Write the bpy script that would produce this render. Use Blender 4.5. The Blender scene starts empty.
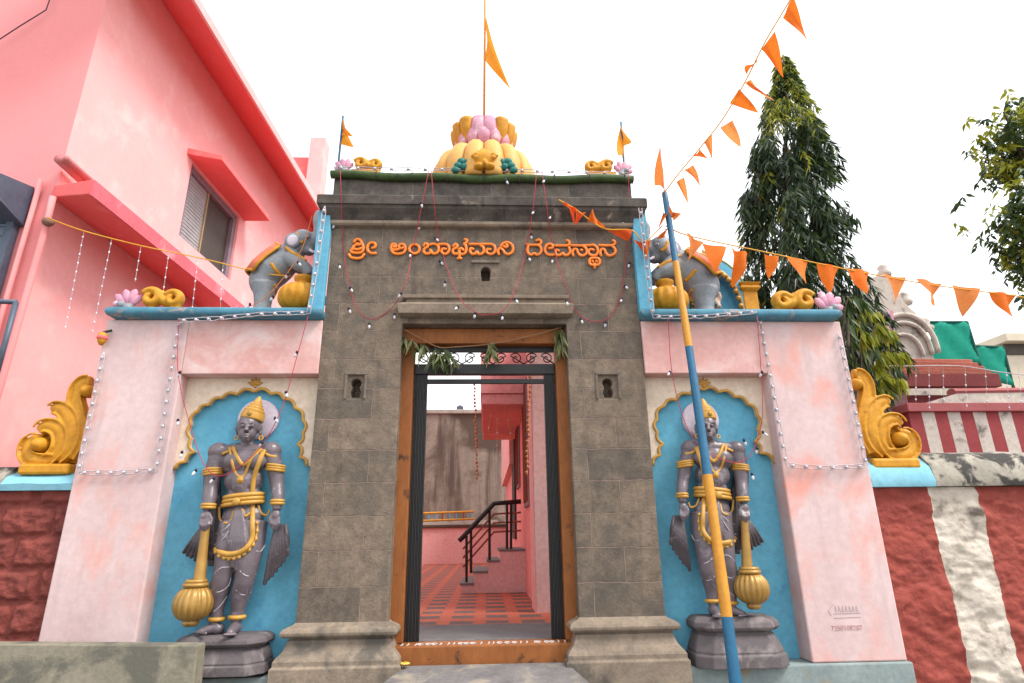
import bpy, bmesh, math, random
import numpy as np
from mathutils import Vector, Matrix, noise
from mathutils.bvhtree import BVHTree
random.seed(7); np.random.seed(7)
SC = bpy.context.scene
COL = SC.collection

# ------------------------------------------------------------------ camera
# rows = world X, Y, Z expressed in camera axes (x right, y down, z forward)
RC = np.array([[0.999033560016437, 0.0011683069424994743, 0.04393837752776025],
               [-0.04209939608162841, 0.31274207188264774, 0.9489046513344187],
               [-0.01263276733127187, -0.9498373710975058, 0.31248901045655514]])
FPX, CXP, CYP, CAMZ = 585.07, 512.0, 341.5, 1.15
cam = bpy.data.cameras.new('camera'); cam_o = bpy.data.objects.new('camera', cam); COL.objects.link(cam_o)
cam.sensor_width = 36.0; cam.lens = FPX / 1024 * 36.0; cam.clip_start = 0.05; cam.clip_end = 900
mw = Matrix.Identity(4)
for i in range(3):
    mw[i][0] = RC[i, 0]; mw[i][1] = -RC[i, 1]; mw[i][2] = -RC[i, 2]
mw[2][3] = CAMZ
cam_o.matrix_world = mw
SC.camera = cam_o

# ------------------------------------------------------------------ light: bright overcast day
SUN_EL, SUN_AZ = math.radians(52), math.radians(118)     # azimuth clockwise from +Y
world = bpy.data.worlds.new('World'); SC.world = world; world.use_nodes = True
nt = world.node_tree; nt.nodes.clear()
sky = nt.nodes.new('ShaderNodeTexSky'); sky.sky_type = 'NISHITA'; sky.sun_disc = False
sky.sun_elevation = SUN_EL; sky.sun_rotation = SUN_AZ
sky.dust_density = 4.0; sky.air_density = 1.0
mx = nt.nodes.new('ShaderNodeMixRGB'); mx.inputs[0].default_value = 0.86
mx.inputs[2].default_value = (9.6, 9.7, 9.9, 1)
bg = nt.nodes.new('ShaderNodeBackground'); bg.inputs[1].default_value = 0.1
wo = nt.nodes.new('ShaderNodeOutputWorld')
nt.links.new(sky.outputs[0], mx.inputs[1]); nt.links.new(mx.outputs[0], bg.inputs[0]); nt.links.new(bg.outputs[0], wo.inputs[0])
sl = bpy.data.lights.new('sun', 'SUN'); sl.energy = 1.9; sl.angle = math.radians(18); sl.color = (1.0, 0.95, 0.88)
so = bpy.data.objects.new('sun', sl); COL.objects.link(so)
sd = Vector((math.sin(SUN_AZ) * math.cos(SUN_EL), math.cos(SUN_AZ) * math.cos(SUN_EL), math.sin(SUN_EL)))
so.rotation_euler = (-sd).to_track_quat('-Z', 'Y').to_euler()
SC.view_settings.view_transform = 'Standard'; SC.view_settings.look = 'None'
SC.view_settings.exposure = 1.05; SC.view_settings.gamma = 1.0
SC.view_settings.use_curve_mapping = False

# ------------------------------------------------------------------ layout helpers
def ray(px, py):
    return RC @ np.array([px - CXP, py - CYP, FPX])
def P(px, py, Y):                 # the point at depth Y (metres from the camera position along +Y)
    d = ray(px, py); w = d * (Y / d[1]); return Vector((w[0], w[1], w[2] + CAMZ))
def PZ(px, py, z):
    d = ray(px, py); w = d * ((z - CAMZ) / d[2]); return Vector((w[0], w[1], z))
V = Vector

# ------------------------------------------------------------------ materials
MATS = {}
def mat(name, c1, c2=None, scale=6.0, rough=0.8, bump=0.15, bscale=60.0, stain=None, sscale=2.0, slo=0.55, shi=0.68,
        streak=None, metal=0.0, spec=0.3, bdist=0.01, mapz=1.0, transl=0.0, sstretch=1.0, grain=0.28):
    if name in MATS: return MATS[name]
    m = bpy.data.materials.new(name); m.use_nodes = True; t = m.node_tree; N = t.nodes; L = t.links
    b = N['Principled BSDF']; b.inputs['Roughness'].default_value = rough; b.inputs['Metallic'].default_value = metal
    b.inputs['Specular IOR Level'].default_value = spec
    if c2 is None: c2 = tuple(min(1, x * 0.82) for x in c1)
    geo = N.new('ShaderNodeNewGeometry')
    mp = N.new('ShaderNodeMapping'); mp.inputs['Scale'].default_value = (1, 1, mapz); L.new(geo.outputs['Position'], mp.inputs[0])
    def nz(s, det, vec=None, dist=0.0):
        n = N.new('ShaderNodeTexNoise'); n.inputs['Scale'].default_value = s; n.inputs['Detail'].default_value = det
        n.inputs['Distortion'].default_value = dist; n.inputs['Roughness'].default_value = 0.62
        L.new(vec or mp.outputs[0], n.inputs['Vector']); return n.outputs['Fac']
    def ramp(src, lo, hi):
        r = N.new('ShaderNodeMapRange'); r.inputs[1].default_value = lo; r.inputs[2].default_value = hi; r.clamp = True
        L.new(src, r.inputs[0]); return r.outputs[0]
    def mix(f, a, bb):
        x = N.new('ShaderNodeMixRGB')
        L.new(f, x.inputs[0])
        for k, v in ((1, a), (2, bb)):
            if isinstance(v, tuple): x.inputs[k].default_value = (*v, 1)
            else: L.new(v, x.inputs[k])
        return x.outputs[0]
    col = mix(ramp(nz(scale, 6), 0.3, 0.7), c1, c2)
    fine = ramp(nz(bscale * 0.8, 4), 0.25, 0.75)
    mu = N.new('ShaderNodeMixRGB'); mu.blend_type = 'MULTIPLY'; mu.inputs[0].default_value = grain
    L.new(col, mu.inputs[1]); L.new(fine, mu.inputs[2]); col = mu.outputs[0]
    if stain:
        mp2 = N.new('ShaderNodeMapping'); mp2.inputs['Scale'].default_value = (1, 1, sstretch); L.new(geo.outputs['Position'], mp2.inputs[0])
        col = mix(ramp(nz(sscale, 8, mp2.outputs[0], 0.4), slo, shi), col, stain)
    if streak:                     # run-off streaks: noise stretched along z
        sc, slo2, shi2, f = streak
        mp3 = N.new('ShaderNodeMapping'); mp3.inputs['Scale'].default_value = (1, 1, 0.10); L.new(geo.outputs['Position'], mp3.inputs[0])
        col = mix(ramp(nz(f, 5, mp3.outputs[0]), slo2, shi2), col, sc)
    L.new(col, b.inputs['Base Color'])
    if bump:
        bp = N.new('ShaderNodeBump'); bp.inputs['Strength'].default_value = bump; bp.inputs['Distance'].default_value = bdist
        L.new(nz(bscale, 6), bp.inputs['Height']); L.new(bp.outputs[0], b.inputs['Normal'])
    if transl:
        tr = N.new('ShaderNodeBsdfTranslucent'); L.new(col, tr.inputs[0])
        ms = N.new('ShaderNodeMixShader'); ms.inputs[0].default_value = transl
        L.new(b.outputs[0], ms.inputs[1]); L.new(tr.outputs[0], ms.inputs[2])
        L.new(ms.outputs[0], N['Material Output'].inputs[0])
    MATS[name] = m; return m

def masonry_mat(name, c1, c2, joint, stain, row=0.26, width=0.6, mortar=0.006, dark=None):
    m = mat(name, c1, c2, scale=9, rough=0.9, bump=0.55, bscale=48, stain=stain, sscale=2.6, slo=0.50, shi=0.72, grain=0.34, streak=(tuple(q * 0.55 for q in c2), 0.54, 0.76, 5))
    t = m.node_tree; N = t.nodes; L = t.links; b = N['Principled BSDF']
    geo = N.new('ShaderNodeNewGeometry'); sep = N.new('ShaderNodeSeparateXYZ'); L.new(geo.outputs['Position'], sep.inputs[0])
    ad = N.new('ShaderNodeMath'); L.new(sep.outputs[0], ad.inputs[0]); L.new(sep.outputs[1], ad.inputs[1])
    cb = N.new('ShaderNodeCombineXYZ'); L.new(ad.outputs[0], cb.inputs[0]); L.new(sep.outputs[2], cb.inputs[1])
    nz = N.new('ShaderNodeTexNoise'); nz.inputs['Scale'].default_value = 9; L.new(geo.outputs['Position'], nz.inputs['Vector'])
    vm = N.new('ShaderNodeMixRGB'); vm.blend_type = 'LINEAR_LIGHT'; vm.inputs[0].default_value = 0.012
    L.new(cb.outputs[0], vm.inputs[1]); L.new(nz.outputs['Color'], vm.inputs[2])
    br = N.new('ShaderNodeTexBrick'); br.inputs['Scale'].default_value = 1; br.inputs['Row Height'].default_value = row
    br.inputs['Brick Width'].default_value = width; br.inputs['Mortar Size'].default_value = mortar; br.inputs['Mortar Smooth'].default_value = 0.3
    br.inputs['Color1'].default_value = (0.70, 0.71, 0.73, 1); br.inputs['Color2'].default_value = (1.22, 1.17, 1.10, 1)
    br.inputs['Mortar'].default_value = (1, 1, 1, 1); br.offset = 0.43
    L.new(vm.outputs[0], br.inputs['Vector'])
    src = b.inputs['Base Color'].links[0].from_socket
    mu = N.new('ShaderNodeMixRGB'); mu.blend_type = 'MULTIPLY'; mu.inputs[0].default_value = 0.8
    L.new(src, mu.inputs[1]); L.new(br.outputs['Color'], mu.inputs[2])
    n2 = N.new('ShaderNodeTexNoise'); n2.inputs['Scale'].default_value = 14; L.new(geo.outputs['Position'], n2.inputs['Vector'])
    f = N.new('ShaderNodeMath'); f.operation = 'MULTIPLY'; L.new(br.outputs['Fac'], f.inputs[0]); L.new(n2.outputs['Fac'], f.inputs[1])
    mj = N.new('ShaderNodeMixRGB'); L.new(f.outputs[0], mj.inputs[0]); L.new(mu.outputs[0], mj.inputs[1]); mj.inputs[2].default_value = (*joint, 1)
    out = mj.outputs[0]
    # black pitting
    vo = N.new('ShaderNodeTexVoronoi'); vo.inputs['Scale'].default_value = 16; L.new(geo.outputs['Position'], vo.inputs['Vector'])
    mr = N.new('ShaderNodeMapRange'); mr.inputs[1].default_value = 0.10; mr.inputs[2].default_value = 0.05; L.new(vo.outputs['Distance'], mr.inputs[0])
    mp_ = N.new('ShaderNodeMixRGB'); L.new(mr.outputs[0], mp_.inputs[0]); L.new(out, mp_.inputs[1]); mp_.inputs[2].default_value = (0.05, 0.045, 0.04, 1)
    L.new(mp_.outputs[0], b.inputs['Base Color'])
    bp = [n for n in N if n.bl_idname == 'ShaderNodeBump'][0]
    b2 = N.new('ShaderNodeBump'); b2.invert = True; b2.inputs['Strength'].default_value = 1.0; b2.inputs['Distance'].default_value = 0.02
    L.new(br.outputs['Fac'], b2.inputs['Height']); L.new(bp.outputs[0], b2.inputs['Normal']); L.new(b2.outputs[0], b.inputs['Normal'])
    return m

STONE = masonry_mat('weathered_basalt', (0.265, 0.208, 0.158), (0.135, 0.109, 0.088), (0.30, 0.21, 0.17), (0.10, 0.088, 0.075), mortar=0.0055)
STONE_M = mat('moulded_basalt', (0.33, 0.26, 0.195), (0.19, 0.152, 0.117), 7, 0.9, 0.4, 50, stain=(0.10, 0.088, 0.075), sscale=3)
STONE_D = mat('sooty_basalt', (0.125, 0.104, 0.088), (0.05, 0.043, 0.038), 6, 0.9, 0.4, 50, stain=(0.27, 0.23, 0.19), sscale=3.5, slo=0.58,
              streak=((0.03, 0.028, 0.026), 0.55, 0.7, 7))
FRAME_ST = mat('niche_frame_basalt', (0.22, 0.178, 0.14), (0.14, 0.115, 0.093), 9, 0.9, 0.4, 50)
STONE_P = mat('pedestal_stone', (0.17, 0.145, 0.15), (0.10, 0.085, 0.09), 5, 0.85, 0.4, 50, stain=(0.28, 0.24, 0.24), sscale=5, slo=0.55, shi=0.75)
SLAB = mat('mossy_stone_slab', (0.28, 0.25, 0.19), (0.20, 0.185, 0.135), 3, 0.9, 0.4, 40, stain=(0.115, 0.11, 0.09), sscale=2.4, slo=0.47, shi=0.56)
STEP = mat('step_stone', (0.22, 0.205, 0.20), (0.135, 0.128, 0.13), 5, 0.8, 0.4, 40, stain=(0.3, 0.26, 0.2), sscale=4, slo=0.55)
PINKW = mat('faded_pink_limewash', (0.69, 0.535, 0.53), (0.60, 0.435, 0.43), 2.4, 0.9, 0.14, 22, stain=(0.66, 0.31, 0.26), sscale=2.6, slo=0.50, shi=0.72, sstretch=0.7, grain=0.16,
            streak=((0.47, 0.35, 0.345), 0.56, 0.85, 9))
PINKB = mat('pink_band_paint', (0.67, 0.42, 0.395), (0.62, 0.33, 0.30), 3.0, 0.9, 0.14, 25, grain=0.16, stain=(0.68, 0.54, 0.525), sscale=2.6, slo=0.48, shi=0.68,
            streak=((0.42, 0.26, 0.25), 0.60, 0.85, 8))
CREAM = mat('cream_plaster', (0.80, 0.68, 0.55), (0.74, 0.60, 0.47), 3, 0.9, 0.2, 30, stain=(0.6, 0.45, 0.36), sscale=3)
BLUE = mat('sky_blue_paint', (0.15, 0.45, 0.61), (0.105, 0.375, 0.55), 3, 0.75, 0.12, 30, stain=(0.06, 0.25, 0.42), sscale=5, slo=0.58, shi=0.75)
BLUE_C = mat('blue_coping_paint', (0.10, 0.30, 0.41), (0.06, 0.195, 0.28), 6, 0.75, 0.25, 30, stain=(0.34, 0.27, 0.22), sscale=6, slo=0.56, shi=0.66, grain=0.4)
BLUE_L = mat('pale_blue_coping', (0.26, 0.55, 0.66), (0.20, 0.47, 0.60), 6, 0.8, 0.25, 30, stain=(0.12, 0.2, 0.22), sscale=9, slo=0.64, shi=0.75)
PLINTH = mat('grey_blue_plinth', (0.30, 0.36, 0.35), (0.22, 0.28, 0.285), 4, 0.9, 0.3, 30, stain=(0.30, 0.24, 0.16), sscale=4, slo=0.58)
GOLD = mat('ochre_gold_paint', (0.60, 0.33, 0.055), (0.47, 0.235, 0.03), 8, 0.45, 0.15, 40, stain=(0.25, 0.12, 0.03), sscale=14, slo=0.62, shi=0.8, spec=0.5)
GOLDM = mat('bronze_gold_paint', (0.50, 0.29, 0.075), (0.33, 0.18, 0.035), 8, 0.4, 0.15, 40, stain=(0.2, 0.105, 0.03), sscale=12, slo=0.58, shi=0.78, metal=0.25, spec=0.5)
YELLOW = mat('marigold_yellow_paint', (0.70, 0.335, 0.022), (0.56, 0.235, 0.012), 7, 0.55, 0.2, 30, stain=(0.30, 0.115, 0.012), sscale=9, slo=0.58, shi=0.78, spec=0.3, grain=0.3)  # darker mottling puts shading into the yellow colour
STATUE = mat('purple_grey_statue_paint', (0.175, 0.142, 0.16), (0.105, 0.083, 0.098), 9, 0.36, 0.18, 45, stain=(0.32, 0.28, 0.32), sscale=9, slo=0.57, shi=0.75, spec=0.5)  # paler mottling puts sheen and highlights into the colour
STATUE_D = mat('dark_cloth_paint', (0.095, 0.078, 0.088), (0.055, 0.045, 0.052), 9, 0.5, 0.2, 45, stain=(0.25, 0.21, 0.23), sscale=12, slo=0.6, shi=0.75, spec=0.4)
WHITE_LINE = mat('pale_trim_paint', (0.5, 0.46, 0.5), None, 8, 0.6, 0.1)
HALO = mat('lilac_white_paint', (0.70, 0.62, 0.70), (0.60, 0.52, 0.62), 6, 0.8, 0.15)
ELE = mat('elephant_grey_paint', (0.28, 0.30, 0.325), (0.21, 0.23, 0.255), 7, 0.55, 0.2, 40, stain=(0.12, 0.13, 0.15), sscale=7, slo=0.6, spec=0.4)
PINK_L = mat('lotus_pink_paint', (0.72, 0.36, 0.46), (0.60, 0.26, 0.38), 8, 0.6, 0.15, 40, stain=(0.74, 0.55, 0.6), sscale=9)
GREEN_L = mat('teal_leaf_paint', (0.03, 0.22, 0.19), (0.02, 0.14, 0.12), 12, 0.6, 0.15)
BAMBOO = mat('green_roof_roll', (0.07, 0.12, 0.03), (0.03, 0.055, 0.016), 7, 0.6, 0.2, 30, stain=(0.02, 0.028, 0.012), sscale=6)
ORANGE = mat('orange_letter_paint', (0.92, 0.24, 0.012), (0.80, 0.19, 0.01), 12, 0.4, 0.05, spec=0.5)
FLAG = mat('orange_pennant_cloth', (0.95, 0.24, 0.03), (0.88, 0.19, 0.02), 9, 0.8, 0.15, 90, transl=0.42)
FLAG_L = mat('faded_pennant_cloth', (0.95, 0.36, 0.11), (0.9, 0.28, 0.07), 9, 0.8, 0.15, 90, transl=0.5)
FLAG_R = mat('red_orange_pennant_cloth', (0.90, 0.13, 0.02), (0.8, 0.09, 0.015), 9, 0.8, 0.15, 90, transl=0.3)
FLAG_Y = mat('saffron_flag_cloth', (0.92, 0.42, 0.04), (0.85, 0.33, 0.03), 9, 0.8, 0.15, 90, transl=0.45)
DOORW = mat('orange_door_timber', (0.34, 0.12, 0.03), (0.25, 0.08, 0.02), 5, 0.6, 0.25, 40, stain=(0.055, 0.026, 0.016), sscale=5, slo=0.60, shi=0.68, mapz=0.4)
BLACK = mat('black_iron', (0.008, 0.009, 0.010), (0.015, 0.014, 0.013), 14, 0.5, 0.2, 60, stain=(0.13, 0.09, 0.07), sscale=20, slo=0.66, shi=0.78, spec=0.5)
WALLP = mat('salmon_wall_paint', (0.90, 0.43, 0.42), (0.88, 0.395, 0.39), 0.9, 0.85, 0.05, 25, grain=0.08, stain=(0.90, 0.50, 0.48), sscale=2.6, slo=0.52, shi=0.72, streak=((0.80, 0.36, 0.35), 0.55, 0.9, 3.5))
WALLD = mat('deeper_salmon_tone', (0.84, 0.31, 0.31), (0.80, 0.275, 0.28), 0.9, 0.85, 0.05, 25, grain=0.06, stain=(0.60, 0.26, 0.25), sscale=2.4, slo=0.66, shi=0.8)  # a deeper salmon than the side wall
REDP = mat('crimson_trim_paint', (0.86, 0.165, 0.16), (0.82, 0.135, 0.135), 3, 0.7, 0.08, 25, grain=0.08, stain=(0.84, 0.2, 0.2), sscale=3)
REDF = mat('rose_fascia_paint', (0.80, 0.17, 0.2), (0.7, 0.12, 0.16), 3, 0.7, 0.2, 25, stain=(0.86, 0.3, 0.33), sscale=2.5)
MAUVE = mat('mauve_window_frame', (0.30, 0.23, 0.27), (0.22, 0.17, 0.2), 8, 0.7, 0.2)
SHUT = mat('grey_shutter', (0.42, 0.41, 0.42), (0.32, 0.31, 0.31), 5, 0.5, 0.1)
MESHW = mat('brown_insect_mesh', (0.085, 0.065, 0.05), (0.06, 0.045, 0.035), 3, 0.6, 0.2, 90)
SLATE = mat('slate_painted_metal', (0.085, 0.11, 0.16), (0.06, 0.08, 0.12), 4, 0.45, 0.1, 30, spec=0.5)
SLATE_L = mat('blue_grey_shutter', (0.18, 0.24, 0.31), (0.13, 0.18, 0.25), 4, 0.45, 0.1, spec=0.5)
REDSTONE = mat('red_painted_rubble', (0.265, 0.062, 0.048), (0.185, 0.044, 0.036), 4, 0.85, 0.6, 22, stain=(0.10, 0.026, 0.022), sscale=4, slo=0.6, shi=0.8, bdist=0.03)
COPING = mat('lichen_coping', (0.46, 0.42, 0.35), (0.24, 0.22, 0.185), 6, 0.95, 0.5, 40, stain=(0.05, 0.046, 0.042), sscale=4.2, slo=0.46, shi=0.54)
WIRE_R = mat('red_wire', (0.52, 0.03, 0.07), None, 10, 0.5, 0)
WIRE_W = mat('white_wire', (0.66, 0.60, 0.63), (0.36, 0.31, 0.35), 25, 0.5, 0)
WIRE_Y = mat('yellow_cord', (0.85, 0.42, 0.04), None, 10, 0.7, 0)
WIRE_K = mat('thin_dark_cord', (0.09, 0.06, 0.07), None, 10, 0.7, 0)
BULB = mat('milky_bulb', (0.80, 0.79, 0.82), (0.66, 0.64, 0.72), 30, 0.25, 0, spec=0.6)
BULBC = mat('dark_bulb_cap', (0.03, 0.02, 0.05), None, 30, 0.4, 0)
WOODP = mat('pinkish_pole', (0.78, 0.42, 0.38), None, 10, 0.6, 0.1)
POLEB = mat('pole_blue', (0.008, 0.135, 0.265), (0.007, 0.105, 0.215), 9, 0.45, 0.1, 40, stain=(0.12, 0.05, 0.03), sscale=16, slo=0.68, shi=0.78, spec=0.5)
POLEY = mat('pole_yellow', (0.66, 0.30, 0.015), (0.58, 0.235, 0.012), 9, 0.45, 0.1, 40, stain=(0.3, 0.11, 0.02), sscale=14, slo=0.68, shi=0.78, spec=0.5)
LEAF_D = mat('dark_leaf', (0.038, 0.075, 0.030), (0.018, 0.040, 0.018), 14, 0.4, 0, transl=0.25, spec=0.45)
LEAF_M = mat('mid_leaf', (0.085, 0.14, 0.026), (0.05, 0.095, 0.02), 12, 0.45, 0, transl=0.35, spec=0.4)
LEAF_Y = mat('yellow_green_leaf', (0.42, 0.42, 0.035), (0.28, 0.33, 0.03), 12, 0.5, 0, transl=0.4)
LEAF_DRY = mat('drying_leaf', (0.30, 0.30, 0.15), (0.19, 0.21, 0.085), 40, 0.7, 0, transl=0.2)
BARK = mat('grey_brown_bark', (0.11, 0.085, 0.065), (0.07, 0.055, 0.04), 14, 0.95, 0.6, 30)
ROOFT = mat('terracotta_sheet', (0.55, 0.17, 0.115), (0.46, 0.135, 0.09), 5, 0.75, 0.2, 30, stain=(0.5, 0.19, 0.14), sscale=5)
HUTW = mat('dusky_pink_wall', (0.42, 0.125, 0.125), (0.36, 0.10, 0.105), 4, 0.85, 0.2)
NET = mat('green_shade_net', (0.02, 0.46, 0.33), (0.015, 0.38, 0.28), 6, 0.8, 0.2, 120, transl=0.4)
SHRINE = mat('weathered_limewash', (0.66, 0.59, 0.52), (0.52, 0.46, 0.41), 4, 0.95, 0.5, 30, stain=(0.14, 0.125, 0.11), sscale=4, slo=0.57, shi=0.7)
OFFW = mat('ivory_house_paint', (0.68, 0.60, 0.47), (0.62, 0.54, 0.42), 3, 0.9, 0.1)
STAINW = mat('stained_plaster', (0.34, 0.29, 0.24), (0.20, 0.165, 0.135), 0.8, 0.95, 0.4, 12, stain=(0.085, 0.062, 0.048), sscale=0.35, slo=0.45, shi=0.56,
             streak=((0.085, 0.062, 0.05), 0.46, 0.62, 1.8))
COURTP = mat('court_pink', (0.82, 0.36, 0.34), (0.76, 0.30, 0.29), 2, 0.85, 0.15, 25, stain=(0.78, 0.42, 0.39), sscale=2)
COURTL = mat('court_pale_pink', (0.86, 0.54, 0.51), (0.80, 0.45, 0.43), 2, 0.85, 0.15, 25, stain=(0.42, 0.2, 0.17), sscale=4, slo=0.62, shi=0.75)
TREAD = mat('grey_tread', (0.22, 0.21, 0.205), None, 6, 0.8, 0.2)
SILLST = mat('grey_sill_flag', (0.17, 0.165, 0.165), (0.115, 0.112, 0.115), 6, 0.75, 0.3, 40)
RUSTY = mat('red_oxide_iron', (0.34, 0.09, 0.045), None, 8, 0.6, 0.1)
GROUND = mat('dusty_concrete_road', (0.26, 0.24, 0.22), (0.18, 0.165, 0.15), 1.5, 0.95, 0.4, 25, stain=(0.13, 0.12, 0.11), sscale=0.8)
CHALK = mat('white_chalk', (0.75, 0.72, 0.7), None, 30, 0.95, 0)
TEXTF = mat('faded_red_paint', (0.62, 0.37, 0.35), None, 40, 0.9, 0)
TEXTG = mat('faded_grey_paint', (0.58, 0.46, 0.475), None, 40, 0.9, 0)
def rubble_mat():                  # red / white painted stripes on the rubble wall (edges wobble)
    m = mat('striped_rubble_paint', (0.38, 0.078, 0.056), (0.27, 0.055, 0.043), 4, 0.85, 0.5, 30, bdist=0.02)
    t = m.node_tree; N = t.nodes; L = t.links; b = N['Principled BSDF']
    geo = N.new('ShaderNodeNewGeometry'); sep = N.new('ShaderNodeSeparateXYZ'); L.new(geo.outputs['Position'], sep.inputs[0])
    nz = N.new('ShaderNodeTexNoise'); nz.inputs['Scale'].default_value = 7; nz.inputs['Detail'].default_value = 5; L.new(geo.outputs['Position'], nz.inputs['Vector'])
    a = N.new('ShaderNodeMath'); a.operation = 'MULTIPLY_ADD'; L.new(nz.outputs['Fac'], a.inputs[0]); a.inputs[1].default_value = 0.05; L.new(sep.outputs[0], a.inputs[2])
    s = N.new('ShaderNodeMath'); s.operation = 'SUBTRACT'; L.new(a.outputs[0], s.inputs[0]); s.inputs[1].default_value = 3.77
    md = N.new('ShaderNodeMath'); md.operation = 'FLOORED_MODULO'; L.new(s.outputs[0], md.inputs[0]); md.inputs[1].default_value = 1.05
    lt = N.new('ShaderNodeMath'); lt.operation = 'LESS_THAN'; L.new(md.outputs[0], lt.inputs[0]); lt.inputs[1].default_value = 0.425
    n2 = N.new('ShaderNodeTexNoise'); n2.inputs['Scale'].default_value = 5; n2.inputs['Detail'].default_value = 8; L.new(geo.outputs['Position'], n2.inputs['Vector'])
    cr = N.new('ShaderNodeValToRGB'); e = cr.color_ramp.elements
    e[0].position = 0.34; e[0].color = (0.16, 0.135, 0.11, 1); e[1].position = 0.66; e[1].color = (0.62, 0.56, 0.48, 1)
    e2 = e.new(0.46); e2.color = (0.50, 0.44, 0.37, 1)
    L.new(n2.outputs['Fac'], cr.inputs[0])
    mj = N.new('ShaderNodeMixRGB'); L.new(lt.outputs[0], mj.inputs[0]); L.new(b.inputs['Base Color'].links[0].from_socket, mj.inputs[1]); L.new(cr.outputs[0], mj.inputs[2])
    L.new(mj.outputs[0], b.inputs['Base Color']); return m
STRIPE = rubble_mat()
def paver_mat():
    m = mat('red_grey_pavers', (0.60, 0.15, 0.075), (0.48, 0.11, 0.06), 6, 0.75, 0.25, 50)
    t = m.node_tree; N = t.nodes; L = t.links; b = N['Principled BSDF']
    geo = N.new('ShaderNodeNewGeometry')
    mp = N.new('ShaderNodeMapping'); mp.inputs['Scale'].default_value = (4.4, 2.5, 1); L.new(geo.outputs['Position'], mp.inputs[0])
    br = N.new('ShaderNodeTexBrick'); br.offset = 0.5; br.inputs['Scale'].default_value = 1
    br.inputs['Brick Width'].default_value = 1.0; br.inputs['Row Height'].default_value = 0.5; br.inputs['Mortar Size'].default_value = 0.02
    br.inputs['Color1'].default_value = (0, 0, 0, 1); br.inputs['Color2'].default_value = (0, 0, 0, 1); br.inputs['Mortar'].default_value = (1, 1, 1, 1)
    L.new(mp.outputs[0], br.inputs['Vector'])
    sep = N.new('ShaderNodeSeparateXYZ'); L.new(mp.outputs[0], sep.inputs[0])
    def fr(sock, mod, lim):
        a = N.new('ShaderNodeMath'); a.operation = 'FLOORED_MODULO'; L.new(sock, a.inputs[0]); a.inputs[1].default_value = mod
        c = N.new('ShaderNodeMath'); c.operation = 'LESS_THAN'; L.new(a.outputs[0], c.inputs[0]); c.inputs[1].default_value = lim; return c.outputs[0]
    rowp = fr(sep.outputs[1], 1.0, 0.5)
    sh = N.new('ShaderNodeMath'); sh.operation = 'MULTIPLY_ADD'; L.new(rowp, sh.inputs[0]); sh.inputs[1].default_value = 0.0; L.new(sep.outputs[0], sh.inputs[2])
    colp = fr(sh.outputs[0], 1.5, 0.95)
    an = N.new('ShaderNodeMath'); an.operation = 'MULTIPLY'; L.new(rowp, an.inputs[0]); L.new(colp, an.inputs[1])
    nz = N.new('ShaderNodeTexNoise'); nz.inputs['Scale'].default_value = 3; L.new(geo.outputs['Position'], nz.inputs['Vector'])
    dk = N.new('ShaderNodeMixRGB'); L.new(nz.outputs['Fac'], dk.inputs[0]); dk.inputs[1].default_value = (0.10, 0.072, 0.068, 1); dk.inputs[2].default_value = (0.16, 0.11, 0.10, 1)
    m1 = N.new('ShaderNodeMixRGB'); L.new(an.outputs[0], m1.inputs[0]); L.new(b.inputs['Base Color'].links[0].from_socket, m1.inputs[1]); L.new(dk.outputs[0], m1.inputs[2])
    m2 = N.new('ShaderNodeMixRGB'); L.new(br.outputs['Fac'], m2.inputs[0]); L.new(m1.outputs[0], m2.inputs[1]); m2.inputs[2].default_value = (0.2, 0.1, 0.08, 1)
    L.new(m2.outputs[0], b.inputs['Base Color']); return m
PAVER = paver_mat()

# ------------------------------------------------------------------ mesh builder
def smooth_path(pts, n=6, closed=False):
    pts = [V(p) for p in pts]; out = []
    N_ = len(pts)
    if N_ < 3: return pts
    rng = range(N_ if closed else N_ - 1)
    for i in rng:
        if closed: p0, p1, p2, p3 = pts[i - 1], pts[i], pts[(i + 1) % N_], pts[(i + 2) % N_]
        else: p0 = pts[i - 1] if i else pts[0] * 2 - pts[1]; p1 = pts[i]; p2 = pts[i + 1]; p3 = pts[i + 2] if i + 2 < N_ else pts[-1] * 2 - pts[-2]
        for k in range(n):
            t = k / n
            out.append(0.5 * ((2 * p1) + (p2 - p0) * t + (2 * p0 - 5 * p1 + 4 * p2 - p3) * t * t + (3 * p1 - p0 - 3 * p2 + p3) * t ** 3))
    if not closed: out.append(pts[-1])
    return out

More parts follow.
